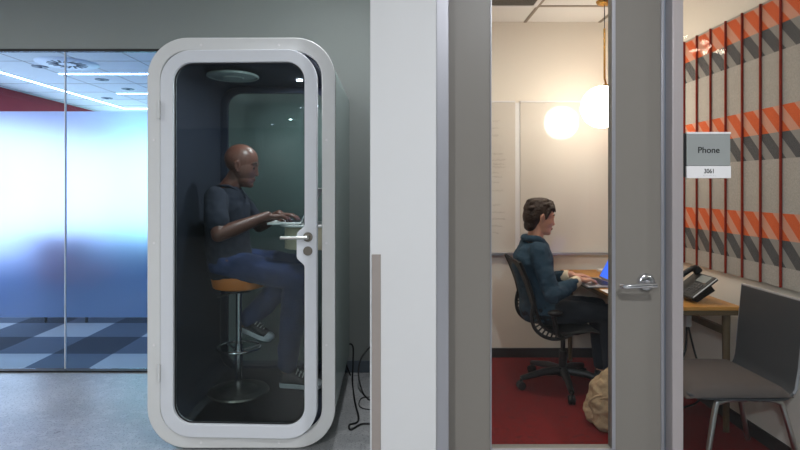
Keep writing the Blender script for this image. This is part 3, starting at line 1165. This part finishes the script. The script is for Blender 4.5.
tube(bm, pts, 0.009, 8, closed=True)
obj('collar', bm, 'tee', shirt)
bm = B()
loft(bm, [((-1.000, MD, 0.84), (0.10, 0, 0), (0, 0.14, 0)), ((-1.005, MD, 0.885), (0.140, 0, 0), (0, 0.182, 0)), ((-1.018, MD, 0.94), (0.138, 0, 0), (0, 0.172, 0))], 28, 2.3)
for hp, kn, an in ((hipN, knN, anN), (hipF, knF, anF)):
    limb(bm, [hp, hp.lerp(kn, 0.5), kn, kn.lerp(an, 0.3), kn.lerp(an, 0.93)], [0.090, 0.088, 0.080, 0.080, 0.066])
fuse('jeans', bm, 'jeans', man, 0.008, 10, 0.008, 11)
shoe(man, (-0.715, 3.46, FLZ + 0.002), (-0.455, 3.43, FLZ + 0.002), (0, 0, 1))
f0, f1 = V((-1.005, 3.52, 0.46)), V((-0.785, 3.46, 0.400))
shoe(man, f0, f1, (0.1, 0, 1))

# ---- woman at the desk
WD = 3.72
hc2 = V((1.045, WD, 1.195))
bm = B()
P2, f2, s2, u2 = head(bm, hc2, 0.2, 1.0, 0.93)
limb(bm, [V((1.005, WD, 1.03)), hc2 + V((-0.03, 0, -0.06))], [0.056, 0.048])
def torso2(bm, g=0.0):
    S = [((1.04, WD, 0.49), 0.10, 0.14), ((1.04, WD, 0.55), 0.12, 0.165), ((1.025, WD, 0.64), 0.10, 0.135), ((1.005, WD, 0.74), 0.10, 0.13),
         ((0.99, WD, 0.85), 0.112, 0.15), ((0.985, WD, 0.93), 0.105, 0.155), ((0.99, WD, 0.985), 0.085, 0.13), ((1.0, WD, 1.025), 0.055, 0.07)]
    loft(bm, [(c, (a + g, 0, (a + g) * 0.1), (0, b + g, 0)) for c, a, b in S], 28, 2.2)
torso2(bm)
s2N, s2F = V((0.985, 3.57, 0.965)), V((0.99, 3.87, 0.965))
e2N, e2F = V((1.055, 3.485, 0.690)), V((1.07, 3.945, 0.70))
w2N, w2F = V((1.27, 3.595, 0.775)), V((1.285, 3.80, 0.775))
h2N, h2F = V((1.05, 3.635, 0.55)), V((1.05, 3.805, 0.55))
k2N, k2F = V((1.475, 3.62, 0.545)), V((1.475, 3.82, 0.545))
a2N, a2F = V((1.50, 3.63, 0.10)), V((1.50, 3.81, 0.10))
for sh_, el, wr in ((s2N, e2N, w2N), (s2F, e2F, w2F)):
    limb(bm, arm_pts(sh_, el, wr), [0.050, 0.043, 0.036, 0.036, 0.025])
for hp, kn, an in ((h2N, k2N, a2N), (h2F, k2F, a2F)):
    limb(bm, [hp, hp.lerp(kn, 0.5), kn, kn.lerp(an, 0.3), an], [0.08, 0.068, 0.05, 0.05, 0.034])
hand(bm, w2N, V((0.17, 0.03, -0.01)), (0, 0, 1), (0, 1, 0), 0.92)
hand(bm, w2F, V((0.17, -0.03, -0.01)), (0, 0, 1), (0, -1, 0), 0.92)
woman = fuse('person', bm, 'skin_light', None, 0.0045, 3)
tag(woman, 'woman with short dark hair and denim jacket typing at the desk', 'person')
for q in (-1, 1):
    obj('eye', sph(B(), P2(0.070, q * 0.030, -0.006), 0.0115, 14), 'eye', woman)
    bm = limb(B(), [P2(0.082, q * 0.014, 0.024), P2(0.083, q * 0.034, 0.029), P2(0.068, q * 0.050, 0.022)], [0.003, 0.004, 0.003], 8)
    obj('eyebrow', bm, 'hair', woman)
    obj('lips', ell(B(), P2(0.086, 0, -0.070), f2 * 0.012, s2 * 0.021, u2 * 0.010, 14), 'lip_dark', woman) if q == 1 else None
# hair: short, swept to the front, tapering at the nape
bm = B()
E2 = lambda a, b, d, ra, rb, rd, tl=0.0: ell(bm, P2(a, b, d), (f2 * math.cos(tl) - u2 * math.sin(tl)) * ra, s2 * rb, (u2 * math.cos(tl) + f2 * math.sin(tl)) * rd, 24)
E2(-0.026, 0, 0.040, 0.102, 0.086, 0.084)
E2(-0.058, 0, 0.0, 0.066, 0.084, 0.088)
E2(-0.058, 0, -0.07, 0.045, 0.064, 0.05, 0.2)
E2(0.034, 0, 0.078, 0.054, 0.070, 0.032, 0.4)
E2(0.068, -0.008, 0.056, 0.018, 0.056, 0.030, 0.5)
rn = random.Random(11)
for k in range(70):
    a = rn.uniform(-0.09, 0.055)
    b = rn.uniform(-0.075, 0.075)
    top_ = 0.038 + 0.090 * math.sqrt(max(0.05, 1 - (a / 0.125) ** 2 - (b / 0.095) ** 2))
    p0 = P2(a - 0.02, b, top_ - 0.016)
    limb(bm, [p0, p0 + f2 * 0.022 + u2 * 0.012 + s2 * rn.uniform(-0.01, 0.01), p0 + f2 * 0.034 - u2 * 0.010 + s2 * rn.uniform(-0.016, 0.016)], [0.013, 0.010, 0.005], 7)
for q in (-1, 1):
    limb(bm, [P2(0.03, q * 0.073, 0.05), P2(0.022, q * 0.077, 0.018), P2(0.018, q * 0.076, -0.012)], [0.016, 0.012, 0.007], 10)
fuse('hair', bm, 'hair', woman, 0.0045, 2, 0.003, 70)
bm = B()
torso2(bm, 0.02)
for sh_, el, wr in ((s2N, e2N, w2N), (s2F, e2F, w2F)):
    a = arm_pts(sh_, el, wr)
    a[-1] = V(el).lerp(V(wr), 0.74)
    limb(bm, a, [0.068, 0.061, 0.055, 0.052, 0.044])
jk = fuse('jacket', bm, 'denim_jacket', woman, 0.007, 3, 0.009, 17)
bm = B()
cn = V((1.0, WD, 1.022))
pts = []
for k in range(25):
    a = math.radians(40 + 280 * k / 24)
    pts.append(cn + V((0.074 * math.cos(a) + 0.004, 0.076 * math.sin(a), 0.024 - 0.06 * max(0, math.cos(a)))))
pts = [pts[0] + V((0.045, -0.01, -0.09))] + pts + [pts[-1] + V((0.045, 0.01, -0.09))]
tube(bm, pts, [0.010] + [0.024] * 25 + [0.010], 10)
obj('collar', bm, 'denim_jacket', jk)
for wr, el in ((w2N, e2N), (w2F, e2F)):
    c0, c1 = V(el).lerp(V(wr), 0.74), V(el).lerp(V(wr), 0.95)
    obj('cuff', cyl(B(), c0, c1, 0.043, 0.035, 24), 'cream', woman, bevel=0.006)
bm = B()
loft(bm, [((1.04, WD, 0.478), (0.11, 0, 0), (0, 0.15, 0)), ((1.045, WD, 0.54), (0.145, 0, 0), (0, 0.185, 0)), ((1.035, WD, 0.60), (0.125, 0, 0), (0, 0.16, 0))], 28, 2.3)
for hp, kn, an in ((h2N, k2N, a2N), (h2F, k2F, a2F)):
    limb(bm, [hp, hp.lerp(kn, 0.5), kn, kn.lerp(an, 0.3), kn.lerp(an, 0.92)], [0.09, 0.078, 0.064, 0.06, 0.05])
fuse('trousers', bm, 'jeans_dark', woman, 0.008, 4, 0.006, 12)
shoe(woman, (1.46, 3.63, 0.010), (1.70, 3.62, 0.010), (0, 0, 1))
shoe(woman, (1.46, 3.81, 0.010), (1.70, 3.82, 0.010), (0, 0, 1))

# ------------------------------------------------------------------ phone booth
b0, b1 = W(148, 38, 2.85), W(335.5, 447, 2.85)
BX0, BX1, BZ0, BZ1 = b0.x, b1.x, 0.008, b0.z
Y0, Y1 = 2.85, 3.86
booth = thing('phone_booth', 'white framed rounded phone booth with a dark glazed door', 'booth', ((BX0 + BX1) / 2, 3.35, 0.0))
R = 0.215
NR = 14
def off(k, r=None):
    return rr(BX0 + k, BX1 - k, BZ0 + k, BZ1 - k, max(0.02, (R if r is None else r) - k), NR)
T = 0.078
obj('shell', band(B(), off(0.004), off(0.02), Y0 + 0.014, Y1), 'booth_side', booth)
obj('edge_strip', band(B(), off(0.0), off(0.012), Y0 + 0.006, Y0 + 0.0135), 'edge_dark', booth)
ff = obj('front_frame', band(B(), off(0.001), off(0.0715), Y0 - 0.012, Y0 + 0.0055), 'booth_white', booth, bevel=0.004)
for px, py in ((154, 140), (154, 243), (154, 345), (326.5, 140), (326.5, 243), (326.5, 345), (201, 45), (279, 45), (201, 442.5), (279, 442.5)):
    p = W(px, py, 2.838)
    obj('screw_cap', cyl(B(), (p.x, Y0 - 0.0145, p.z), (p.x, Y0 - 0.0118, p.z), 0.0065, n=16), 'sign_white', ff)
obj('lining', band(B(), off(0.0205), off(T), Y0 + 0.045, Y1 - 0.05), 'felt_navy', booth)
obj('jamb', band(B(), off(0.0205), off(0.0695), Y0 + 0.0057, Y0 + 0.0445), 'booth_white', booth)
bm = B()
box(bm, BX0 + 0.2, BX1 - 0.2, Y0 + 0.05, Y1 - 0.06, BZ0 + T + 0.0005, FLZ)
box(bm, BX0 + T + 0.02, BX1 - T - 0.02, Y0 + 0.05, Y1 - 0.06, FLZ - 0.006, FLZ + 0.0)
obj('booth_carpet', bm, 'booth_carpet', booth, smooth=False)
# rear wall with its rounded window
ra, rb_ = W(227.5, 93, Y1 - 0.05), W(327, 366, Y1 - 0.05)
hole = rr(ra.x, rb_.x, rb_.z, ra.z, 0.10, NR)
bm = B()
band(bm, off(T + 0.0005), hole, Y1 - 0.05, Y1 - 0.02)
obj('rear_panel', bm, 'felt_navy', booth, smooth=False)
bm = B()
band(bm, off(0.0045), off(0.075), Y1 - 0.0195, Y1 + 0.002)
obj('rear_frame', bm, 'booth_white', booth)
gh = rr(ra.x - 0.02, rb_.x + 0.02, rb_.z - 0.02, ra.z + 0.02, 0.115, NR)
obj('rear_window', plate(B(), gh, [], Y1 - 0.0145, Y1 - 0.0085), 'glass_booth', booth, smooth=False)
# door on its hinge side, standing slightly ajar
d0, d1 = W(161.5, 51, 2.843), W(317.2, 438.5, 2.812)
e0, e1 = W(173.5, 62.8, 2.832), W(304.8, 426, 2.805)
hinge = V((d0.x, 2.843, 0))
dr = B()
outer = rr(0.0, d1.x - d0.x, d1.z, d0.z, 0.165, NR)
ix0, ix1, iz0, iz1 = e0.x - d0.x, e1.x - d0.x, e1.z, e0.z
inn = rr(ix0, ix1, iz0, iz1, 0.10, NR)
hz = EYE - (245 - VY) * 2.838 / F
bump = []
for k in range(21):
    s = -1 + 2 * k / 20
    z = hz + s * 0.112
    q = abs(s)
    prf = 1.0 if q < 0.52 else 0.5 + 0.5 * math.cos(PI * (q - 0.52) / 0.48)
    bump.append((ix1 - 0.042 * prf, z))
inner = inn[:NR + 1] + bump + inn[NR + 1:]
plate(dr, outer, [inner], -0.014, 0.03)
bdoor = obj('door', dr, 'door_white', booth, bevel=0.003, world=False)
bdoor.location = hinge - V(booth.location)
bdoor.rotation_euler = (0, 0, math.radians(-2.1))
obj('gasket', band(B(), rr(ix0 - 0.002, ix1 + 0.002, iz0 - 0.002, iz1 + 0.002, 0.10, NR), rr(ix0 + 0.006, ix1 - 0.006, iz0 + 0.006, iz1 - 0.006, 0.094, NR), 0.004, 0.012), 'rubber', bdoor, world=False)
bdoor.children[0].name = 'gasket'
obj('door_glass', plate(B(), rr(ix0 - 0.01, ix1 + 0.01, iz0 - 0.01, iz1 + 0.01, 0.1, NR), [], 0.0125, 0.0185), 'glass_booth', bdoor, world=False, smooth=False)
hx = (308 - VX) * 2.8 / F - d0.x
hz1 = EYE - (237 - VY) * 2.8 / F
hz2 = EYE - (251 - VY) * 2.8 / F
bm = B()
cyl(bm, (hx, -0.024, hz1), (hx, -0.052, hz1), 0.011)
tube(bm, spline([(hx + 0.004, -0.056, hz1), (hx - 0.03, -0.057, hz1), (hx - 0.09, -0.057, hz1 - 0.001), (hx - 0.135, -0.057, hz1 - 0.001)], 5), 0.0095, 14)
obj('handle', bm, 'steel', bdoor, world=False)
obj('handle_rose', cyl(B(), (hx, -0.0145, hz1), (hx, -0.0235, hz1), 0.0255, 0.024, 28), 'steel_dark', bdoor, world=False)
bm = B()
cyl(bm, (hx, -0.0145, hz2), (hx, -0.022, hz2), 0.0245, 0.023, 28)
obj('key_plate', bm, 'steel_dark', bdoor, world=False)
for pz in (110, 372):
    z = EYE - (pz - VY) * 2.838 / F
    obj('hinge', cyl(cyl(B(), (-0.004, -0.02, z - 0.045), (-0.004, -0.02, z + 0.045), 0.008, n=14), (-0.004, -0.02, z - 0.048), (-0.004, -0.02, z + 0.048), 0.005, n=12), 'booth_white', bdoor, world=False)
# ceiling fan cover and lamp of the booth, plus an added hidden lamp
fc = W(233, 73, 3.32)
zc = BZ1 - T
bm = B()
cyl(bm, (fc.x, 3.32, zc - 0.0005), (fc.x, 3.32, zc - 0.03), 0.075, 0.06, 32)
fan = obj('fan_cover', bm, 'felt_navy', booth)
bm = B()
ringp = [(fc.x + 0.15 * math.cos(2 * PI * k / 40), 3.32 + 0.15 * math.sin(2 * PI * k / 40), zc - 0.03) for k in range(40)]
tube(bm, ringp, 0.009, 10, closed=True)
cyl(bm, (fc.x, 3.32, zc - 0.025), (fc.x, 3.32, zc - 0.036), 0.145, 0.13, 40)
cyl(bm, (fc.x, 3.32, zc - 0.036), (fc.x, 3.32, zc - 0.046), 0.065, 0.06, 32)
obj('fan_disc', bm, 'booth_side', fan)
bm = B()
cyl(bm, (-0.612, 3.57, zc - 0.0005), (-0.612, 3.57, zc - 0.008), 0.019, n=24)
obj('booth_lamp', bm, 'spot_cool', booth)
lamp('booth_lamp_light', 'AREA', (-0.612, 3.57, zc - 0.011), 7, (0.95, 0.97, 1.0), 0.035)
obj('booth_lamp', cyl(B(), (-0.66, 2.98, zc - 0.0005), (-0.66, 2.98, zc - 0.008), 0.019, n=24), 'spot_cool', booth)  # added front lamp, hidden by the door frame, brightens the man
lamp('booth_lamp_light', 'AREA', (-0.66, 2.98, zc - 0.011), 7, (0.95, 0.97, 1.0), 0.035)
# shelf table of the booth
TZ = 1.172
sx = BX1 - T
bm = B()
out = [(sx - 0.001, 3.15), (sx - 0.001, 3.55)] + [(sx - 0.20 - 0.115 * math.cos(a), 3.35 + 0.2 * math.sin(a)) for a in [PI / 2 - PI * k / 20 for k in range(21)]]
plate(bm, out, [], TZ - 0.012, TZ, at=lambda a, y, b: V((a, b, y)))
tb = obj('table_top', bm, 'white_plastic', booth, bevel=0.003)
bm = B()
out = [(sx - 0.001, 3.19), (sx - 0.001, 3.51)] + [(sx - 0.16 - 0.13 * math.cos(a), 3.35 + 0.16 * math.sin(a)) for a in [PI / 2 - PI * k / 20 for k in range(21)]]
plate(bm, out, [], TZ - 0.15, TZ - 0.0125, at=lambda a, y, b: V((a, b, y)))
obj('table_drum', bm, 'cream', tb, bevel=0.01)

lp = laptop('laptop', 'open silver laptop on the shelf table inside the booth', -0.74, -0.54, 3.18, 3.52, TZ, math.radians(22), 'screen_white', 'white_plastic')

# bar stool
sc_ = V((-0.965, MD, FLZ))
st = thing('bar_stool', 'chrome bar stool with orange seat under the man', 'stool', (sc_.x, sc_.y, FLZ))
bm = B()
loft(bm, [((sc_.x, MD, 0.762), (0.13, 0, 0), (0, 0.13, 0)), ((sc_.x, MD, 0.772), (0.158, 0, 0), (0, 0.158, 0)), ((sc_.x, MD, 0.82), (0.168, 0, 0), (0, 0.168, 0)), ((sc_.x, MD, 0.842), (0.158, 0, 0), (0, 0.158, 0)), ((sc_.x, MD, 0.85), (0.12, 0, 0), (0, 0.12, 0))], 40)
obj('seat', bm, 'orange_seat', st)
bm = B()
cyl(bm, (sc_.x, MD, 0.74), (sc_.x, MD, 0.7615), 0.08)
obj('seat_plate', bm, 'black_plastic', st)
bm = cyl(B(), (sc_.x, MD, 0.74), (sc_.x, MD, 0.40), 0.019)
obj('column', bm, 'chrome', st)
bm = cyl(B(), (sc_.x, MD, 0.41), (sc_.x, MD, FLZ + 0.016), 0.026)
obj('sleeve', bm, 'chrome', st)
ringp = [(sc_.x + 0.0 + 0.135 * math.cos(2 * PI * k / 44), MD + 0.135 * math.sin(2 * PI * k / 44), 0.385) for k in range(44)]
bm = tube(B(), ringp, 0.0085, 10, closed=True)
for a in (20, 140, 260):
    a = math.radians(a)
    cyl(bm, (sc_.x, MD, 0.36), (sc_.x + 0.135 * math.cos(a), MD + 0.135 * math.sin(a), 0.385), 0.007, n=10)
cyl(bm, (sc_.x, MD, 0.345), (sc_.x, MD, 0.375), 0.034)
obj('foot_ring', bm, 'chrome', st)
bm = B()
cyl(bm, (sc_.x, MD, FLZ + 0.001), (sc_.x, MD, FLZ + 0.012), 0.19, 0.185, 44)
cyl(bm, (sc_.x, MD, FLZ + 0.012), (sc_.x, MD, FLZ + 0.035), 0.12, 0.03, 44)
obj('base', bm, 'steel_dark', st)
bm = tube(B(), spline([(sc_.x, MD, 0.735), (sc_.x - 0.06, MD - 0.05, 0.73), (sc_.x - 0.11, MD - 0.08, 0.715)], 5), 0.006, 8)
obj('lever', bm, 'black_plastic', st)

# black cables between booth and white wall end
def cable(label, pts, r):
    bm = tube(B(), spline(pts, 8), r, 8)
    return tag(obj('cable', bm, 'cable'), label, 'cable', 'cables beside the booth')
fl = lambda px, py, lift=0.006: (lambda d: V(((px - VX) * d / F, d, lift)))((EYE - lift) * F / (py - VY))
cable('black cable looping up beside the booth and coiling on the floor',
      [(-0.30, 3.93, 0.012), W(345, 359, 3.87), W(348.5, 345, 3.85), W(353, 347, 3.83), W(353, 364, 3.82), fl(352.5, 383), fl(355, 402), fl(358.5, 420), fl(349.5, 425), fl(351, 429.5), fl(362, 424), fl(374, 424.5), fl(380, 428)], 0.006)
cable('black cable bowing out from behind the white wall end',
      [W(376, 344, 3.95), W(370, 347, 3.9), W(361, 359, 3.82), W(358.5, 375, 3.7), fl(363, 393), fl(371, 401), fl(380, 405)], 0.006)
cable('thin black cable lying nearest the wall base behind the booth',
      [fl(372, 410, 0.004), fl(362, 408, 0.004), fl(359, 404, 0.004), fl(362, 398, 0.004), fl(374, 397, 0.004)], 0.003)

# ------------------------------------------------------------------ meeting room behind the glass wall
LX, FY, LZ = -5.08, 9.9, 2.70
struct('gingham_floor', bx(LX, 0.0, BK + 0.02, FY, -0.02, 0.003), 'gingham', smooth=False)
bm = bx(LX, 0.0, BK + 0.12, FY, LZ, LZ + 0.06)
struct('meeting_ceiling', bm, 'ceil_white', smooth=False)
bm = B()
for y in (4.9, 5.5, 6.7, 7.3, 7.9, 8.5, 9.1):
    box(bm, LX, 0, y - 0.004, y + 0.004, LZ - 0.002, LZ)
for x in (-5.0, -3.8, -3.2, -2.6, -2.0, -1.4):
    box(bm, x - 0.004, x + 0.004, BK + 0.12, FY, LZ - 0.0022, LZ - 0.0002)
struct('ceiling_trim.001', bm, 'tbar', smooth=False)
bm = bx(LX - 0.1, LX, BK + 0.12, FY, 2.24, LZ)
struct('wall_red', bm, 'wall_red', smooth=False)
struct('wall_sill', bx(LX - 0.1, LX, BK + 0.12, FY, 0, 0.52), 'wall_blue', smooth=False)
w2 = struct('window_2', bx(LX - 0.05, LX - 0.04, BK + 0.12, FY, 0.521, 2.239), 'daylight', smooth=False)
bm = B()
for y in (5.4, 6.8, 8.2):
    box(bm, LX - 0.04, LX - 0.005, y - 0.02, y + 0.02, 0.522, 2.238)
obj('mullion', bm, 'alu', w2)
bm = bx(LX - 0.1, 0.0, FY, FY + 0.1, 0, 0.52)
box(bm, LX - 0.1, 0.0, FY, FY + 0.1, 2.45, LZ)
box(bm, -3.2, 0.0, FY, FY + 0.1, 0.52, 2.45)
struct('wall_end', bm, 'wall_blue', smooth=False)
w3 = struct('window_3', bx(LX, -3.2, FY + 0.04, FY + 0.05, 0.521, 2.449), 'daylight_cyan', smooth=False)
struct('wall_inner', bx(0.0, 0.06, BK + 0.52, FY, 0, LZ), 'wall_blue', smooth=False)
struct('baseboard_glass', bx(-7.0, -1.52, BK - 0.01, BK + 0.05, 0.0005, 0.013), 'rubber', bevel=0.002)
struct('trim_7', bx(-7.0, -1.52, BK - 0.004, BK + 0.03, 2.425, 2.4445), 'rubber', bevel=0.002)
seam = fx(64.2, BK)
gl = thing('window_4', 'frosted glass wall of the blue meeting room', 'window', (-2.6, BK, 0.02))
gl['kind'] = 'structure'
for xa, xb in ((-6.9, seam - 0.003), (seam + 0.003, -1.521)):
    obj('pane', bx(xa, xb, BK + 0.012, BK + 0.022, 0.0225, 2.4245), 'glass_clear', gl, smooth=False)
    fz0, fz1 = EYE - (318 - VY) * BK / F, EYE + (VY - 111) * BK / F
    obj('frosted_film', bx(xa + 0.001, xb - 0.001, BK + 0.0225, BK + 0.0265, fz0, fz1), 'frost', gl, smooth=False)
obj('glass_joint', bx(seam - 0.003, seam + 0.003, BK + 0.008, BK + 0.026, 0.0225, 2.4245), 'diff_white', gl)

def led(xa, xb, ya, yb, label):
    t = thing('linear_light', label, 'ceiling light', ((xa + xb) / 2, (ya + yb) / 2, LZ - 0.01), group='linear lights in the meeting room ceiling')
    o = [(xa, ya), (xb, ya), (xb, yb), (xa, yb)]
    i = [(xa + 0.008, ya + 0.008), (xb - 0.008, ya + 0.008), (xb - 0.008, yb - 0.008), (xa + 0.008, yb - 0.008)]
    bm = band(B(), o, i, 0, 0.006)
    for v in bm.verts:
        v.co = V((v.co.x, v.co.z, LZ - 0.006 + v.co.y))
    obj('trim_ring', bm, 'diff_white', t)
    obj('diffuser', bx(xa + 0.0085, xb - 0.0085, ya + 0.0085, yb - 0.0085, LZ - 0.008, LZ - 0.002), 'led_cool', t, smooth=False)
led(-4.44, -4.37, BK + 0.3, 8.74, 'long ceiling light strip slanting away along the red wall')
led(-3.80, -1.0, 6.06, 6.14, 'ceiling light strip beside the round air diffuser')
led(-3.80, -1.0, 7.35, 7.43, 'short middle ceiling light strip past the round air diffuser')
led(-4.44, -1.0, 8.745, 8.825, 'farthest ceiling light strip joining the slanting one')

df = thing('air_diffuser', 'round slotted air diffuser in the meeting room ceiling', 'vent', (-3.44, 5.55, LZ - 0.01))
dc = V((-3.40, 5.6, 0))
bm = B()
cyl(bm, (dc.x, dc.y, LZ - 0.001), (dc.x, dc.y, LZ - 0.012), 0.30, 0.28, 48)
pl_ = obj('plate', bm, 'diff_white', df)
bm = B()
for k in range(16):
    a = 2 * PI * k / 16
    r = bmesh.ops.create_cube(bm, size=1.0)
    mt = Matrix.Translation((dc.x + 0.135 * math.cos(a), dc.y + 0.135 * math.sin(a), LZ - 0.0135)) @ Matrix.Rotation(a + 0.35, 4, 'Z') @ Matrix.Diagonal((0.11, 0.022, 0.0025, 1))
    bmesh.ops.transform(bm, matrix=mt, verts=r['verts'])
obj('vane_slots', bm, 'diff_dark', pl_)
for i, (px, py, lab) in enumerate(((40, 66.5, 'small round sprinkler plate left of the round air diffuser'), (102, 79.5, 'small round sprinkler plate just below the second light strip'), (128, 89, 'small round sprinkler plate between two short light strips'), (107, 98, 'small round sprinkler plate near the corner of the light strips'))):
    d = (LZ - EYE) * F / (VY - py)
    x = fx(px, d)
    bm = cyl(cyl(B(), (x, d, LZ), (x, d, LZ - 0.006), 0.08, 0.075, 24), (x, d, LZ - 0.006), (x, d, LZ - 0.016), 0.025, 0.02, 16)
    tag(obj('sprinkler', bm, 'base_grey'), lab, 'sprinkler', 'sprinkler plates in the meeting room ceiling')

# blurred furniture of the meeting room
mt_ = thing('meeting_table', 'long blue table blurred behind the frosted glass', 'table', (-3.1, 6.9, 0.003))
obj('table_top', bx(-4.6, -1.2, 6.3, 7.5, 0.70, 0.74), 'navy_fabric', mt_, bevel=0.008)
for x in (-4.2, -1.7):
    obj('leg', bx(x - 0.05, x + 0.05, 6.45, 7.35, 0.004, 0.6995), 'navy_fabric', mt_, bevel=0.01)
obj('modesty_panel', bx(-4.149, -1.751, 6.55, 6.57, 0.15, 0.6995), 'navy_fabric', mt_)
lc = thing('lounge_chair', 'red padded chair blurred behind the frosted glass', 'chair', (-3.35, 5.75, 0.003))
obj('seat', bx(-3.62, -3.08, 5.5, 6.02, 0.38, 0.50), 'red_fabric', lc, bevel=0.04, segs=3)
obj('backrest', bx(-3.62, -3.08, 5.40, 5.498, 0.40, 0.92), 'red_fabric', lc, bevel=0.04, segs=3)
for x in (-3.56, -3.14):
    for y in (5.5, 5.96):
        obj('leg', cyl(B(), (x, y, 0.004), (x, y, 0.3795), 0.014, n=12), 'steel_dark', lc)

# ------------------------------------------------------------------ ceiling downlights of the corridor
spots = [(-1.36, -2.25), (-2.43, -5.24), (-3.95, -8.1), (0.9, 0.25), (-3.4, 1.9), (4.2, 0.4), (-0.17, 2.95)]  # the last one is added to brighten the wall and booth side
labs = ['round ceiling downlight over the corridor facing the phone booth', 'round ceiling downlight reflected higher in the booth glass', 'round ceiling downlight reflected lower in the booth glass',
        'round ceiling downlight over the corridor facing the phone room door', 'round ceiling downlight over the concrete floor by the frosted glass', 'round ceiling downlight over the corridor facing the sidelight',
        'unseen downlight added to light the gap between booth and white wall end']
for (x, y), lab, E in zip(spots, labs, (136, 108, 80, 50, 48, 36, 17)):
    t = thing('downlight', lab, 'ceiling light', (x, y, CEI - 0.01), group='downlights in the corridor ceiling')
    bm = cyl(B(), (x, y, CEI - 0.0005), (x, y, CEI - 0.012), 0.075, 0.065, 32)
    obj('trim_ring', bm, 'sign_white', t)
    obj('diffuser', cyl(B(), (x, y, CEI - 0.0125), (x, y, CEI - 0.016), 0.045, n=32), 'spot_cool', t)
    lamp('downlight_lamp', 'AREA', (x, y, CEI - 0.02), E, (0.93, 0.96, 1.0), 0.10)

bl = thing('bulb_cluster', 'cluster of small hanging bulbs mirrored as white dots in the sidelight', 'lamp', (2.6, 0.1, CEI))
obj('ceiling_plate', cyl(B(), (2.6, 0.1, CEI - 0.0005), (2.6, 0.1, CEI - 0.02), 0.1, 0.09, 28), 'brass', bl)
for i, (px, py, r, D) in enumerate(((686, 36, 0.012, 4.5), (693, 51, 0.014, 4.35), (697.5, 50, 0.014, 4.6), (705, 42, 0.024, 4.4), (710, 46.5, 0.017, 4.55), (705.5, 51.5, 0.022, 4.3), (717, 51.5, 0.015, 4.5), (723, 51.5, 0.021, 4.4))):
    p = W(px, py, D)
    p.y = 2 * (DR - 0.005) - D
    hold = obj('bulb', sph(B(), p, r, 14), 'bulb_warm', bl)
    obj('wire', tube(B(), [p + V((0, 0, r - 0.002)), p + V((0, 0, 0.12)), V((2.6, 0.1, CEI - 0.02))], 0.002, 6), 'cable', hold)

# ------------------------------------------------------------------ world, camera, view
w = bpy.data.worlds.new('World')
scene.world = w
w.use_nodes = True
bg = w.node_tree.nodes['Background']
bg.inputs[0].default_value = (0.55, 0.6, 0.66, 1)
bg.inputs[1].default_value = 0.12

cam = bpy.data.cameras.new('Camera')
cam.sensor_width = 36.0
cam.lens = F / 800.0 * 36.0
cam.shift_x = (400 - VX) / 800.0
cam.shift_y = -(225 - VY) / 800.0
cam.clip_start = 0.05
co = bpy.data.objects.new('Camera', cam)
C.objects.link(co)
co.location = (0, 0, EYE)
co.rotation_euler = (PI / 2, 0, 0)
scene.camera = co
scene.view_settings.view_transform = 'Standard'
scene.view_settings.look = 'None'
scene.view_settings.exposure = 0.0
scene.view_settings.gamma = 1.0
scene.view_settings.use_curve_mapping = False
scene.cycles.use_denoising = True
scene.cycles.max_bounces = 14
scene.cycles.transparent_max_bounces = 24
scene.cycles.transmission_bounces = 12
scene.cycles.sample_clamp_indirect = 6.0
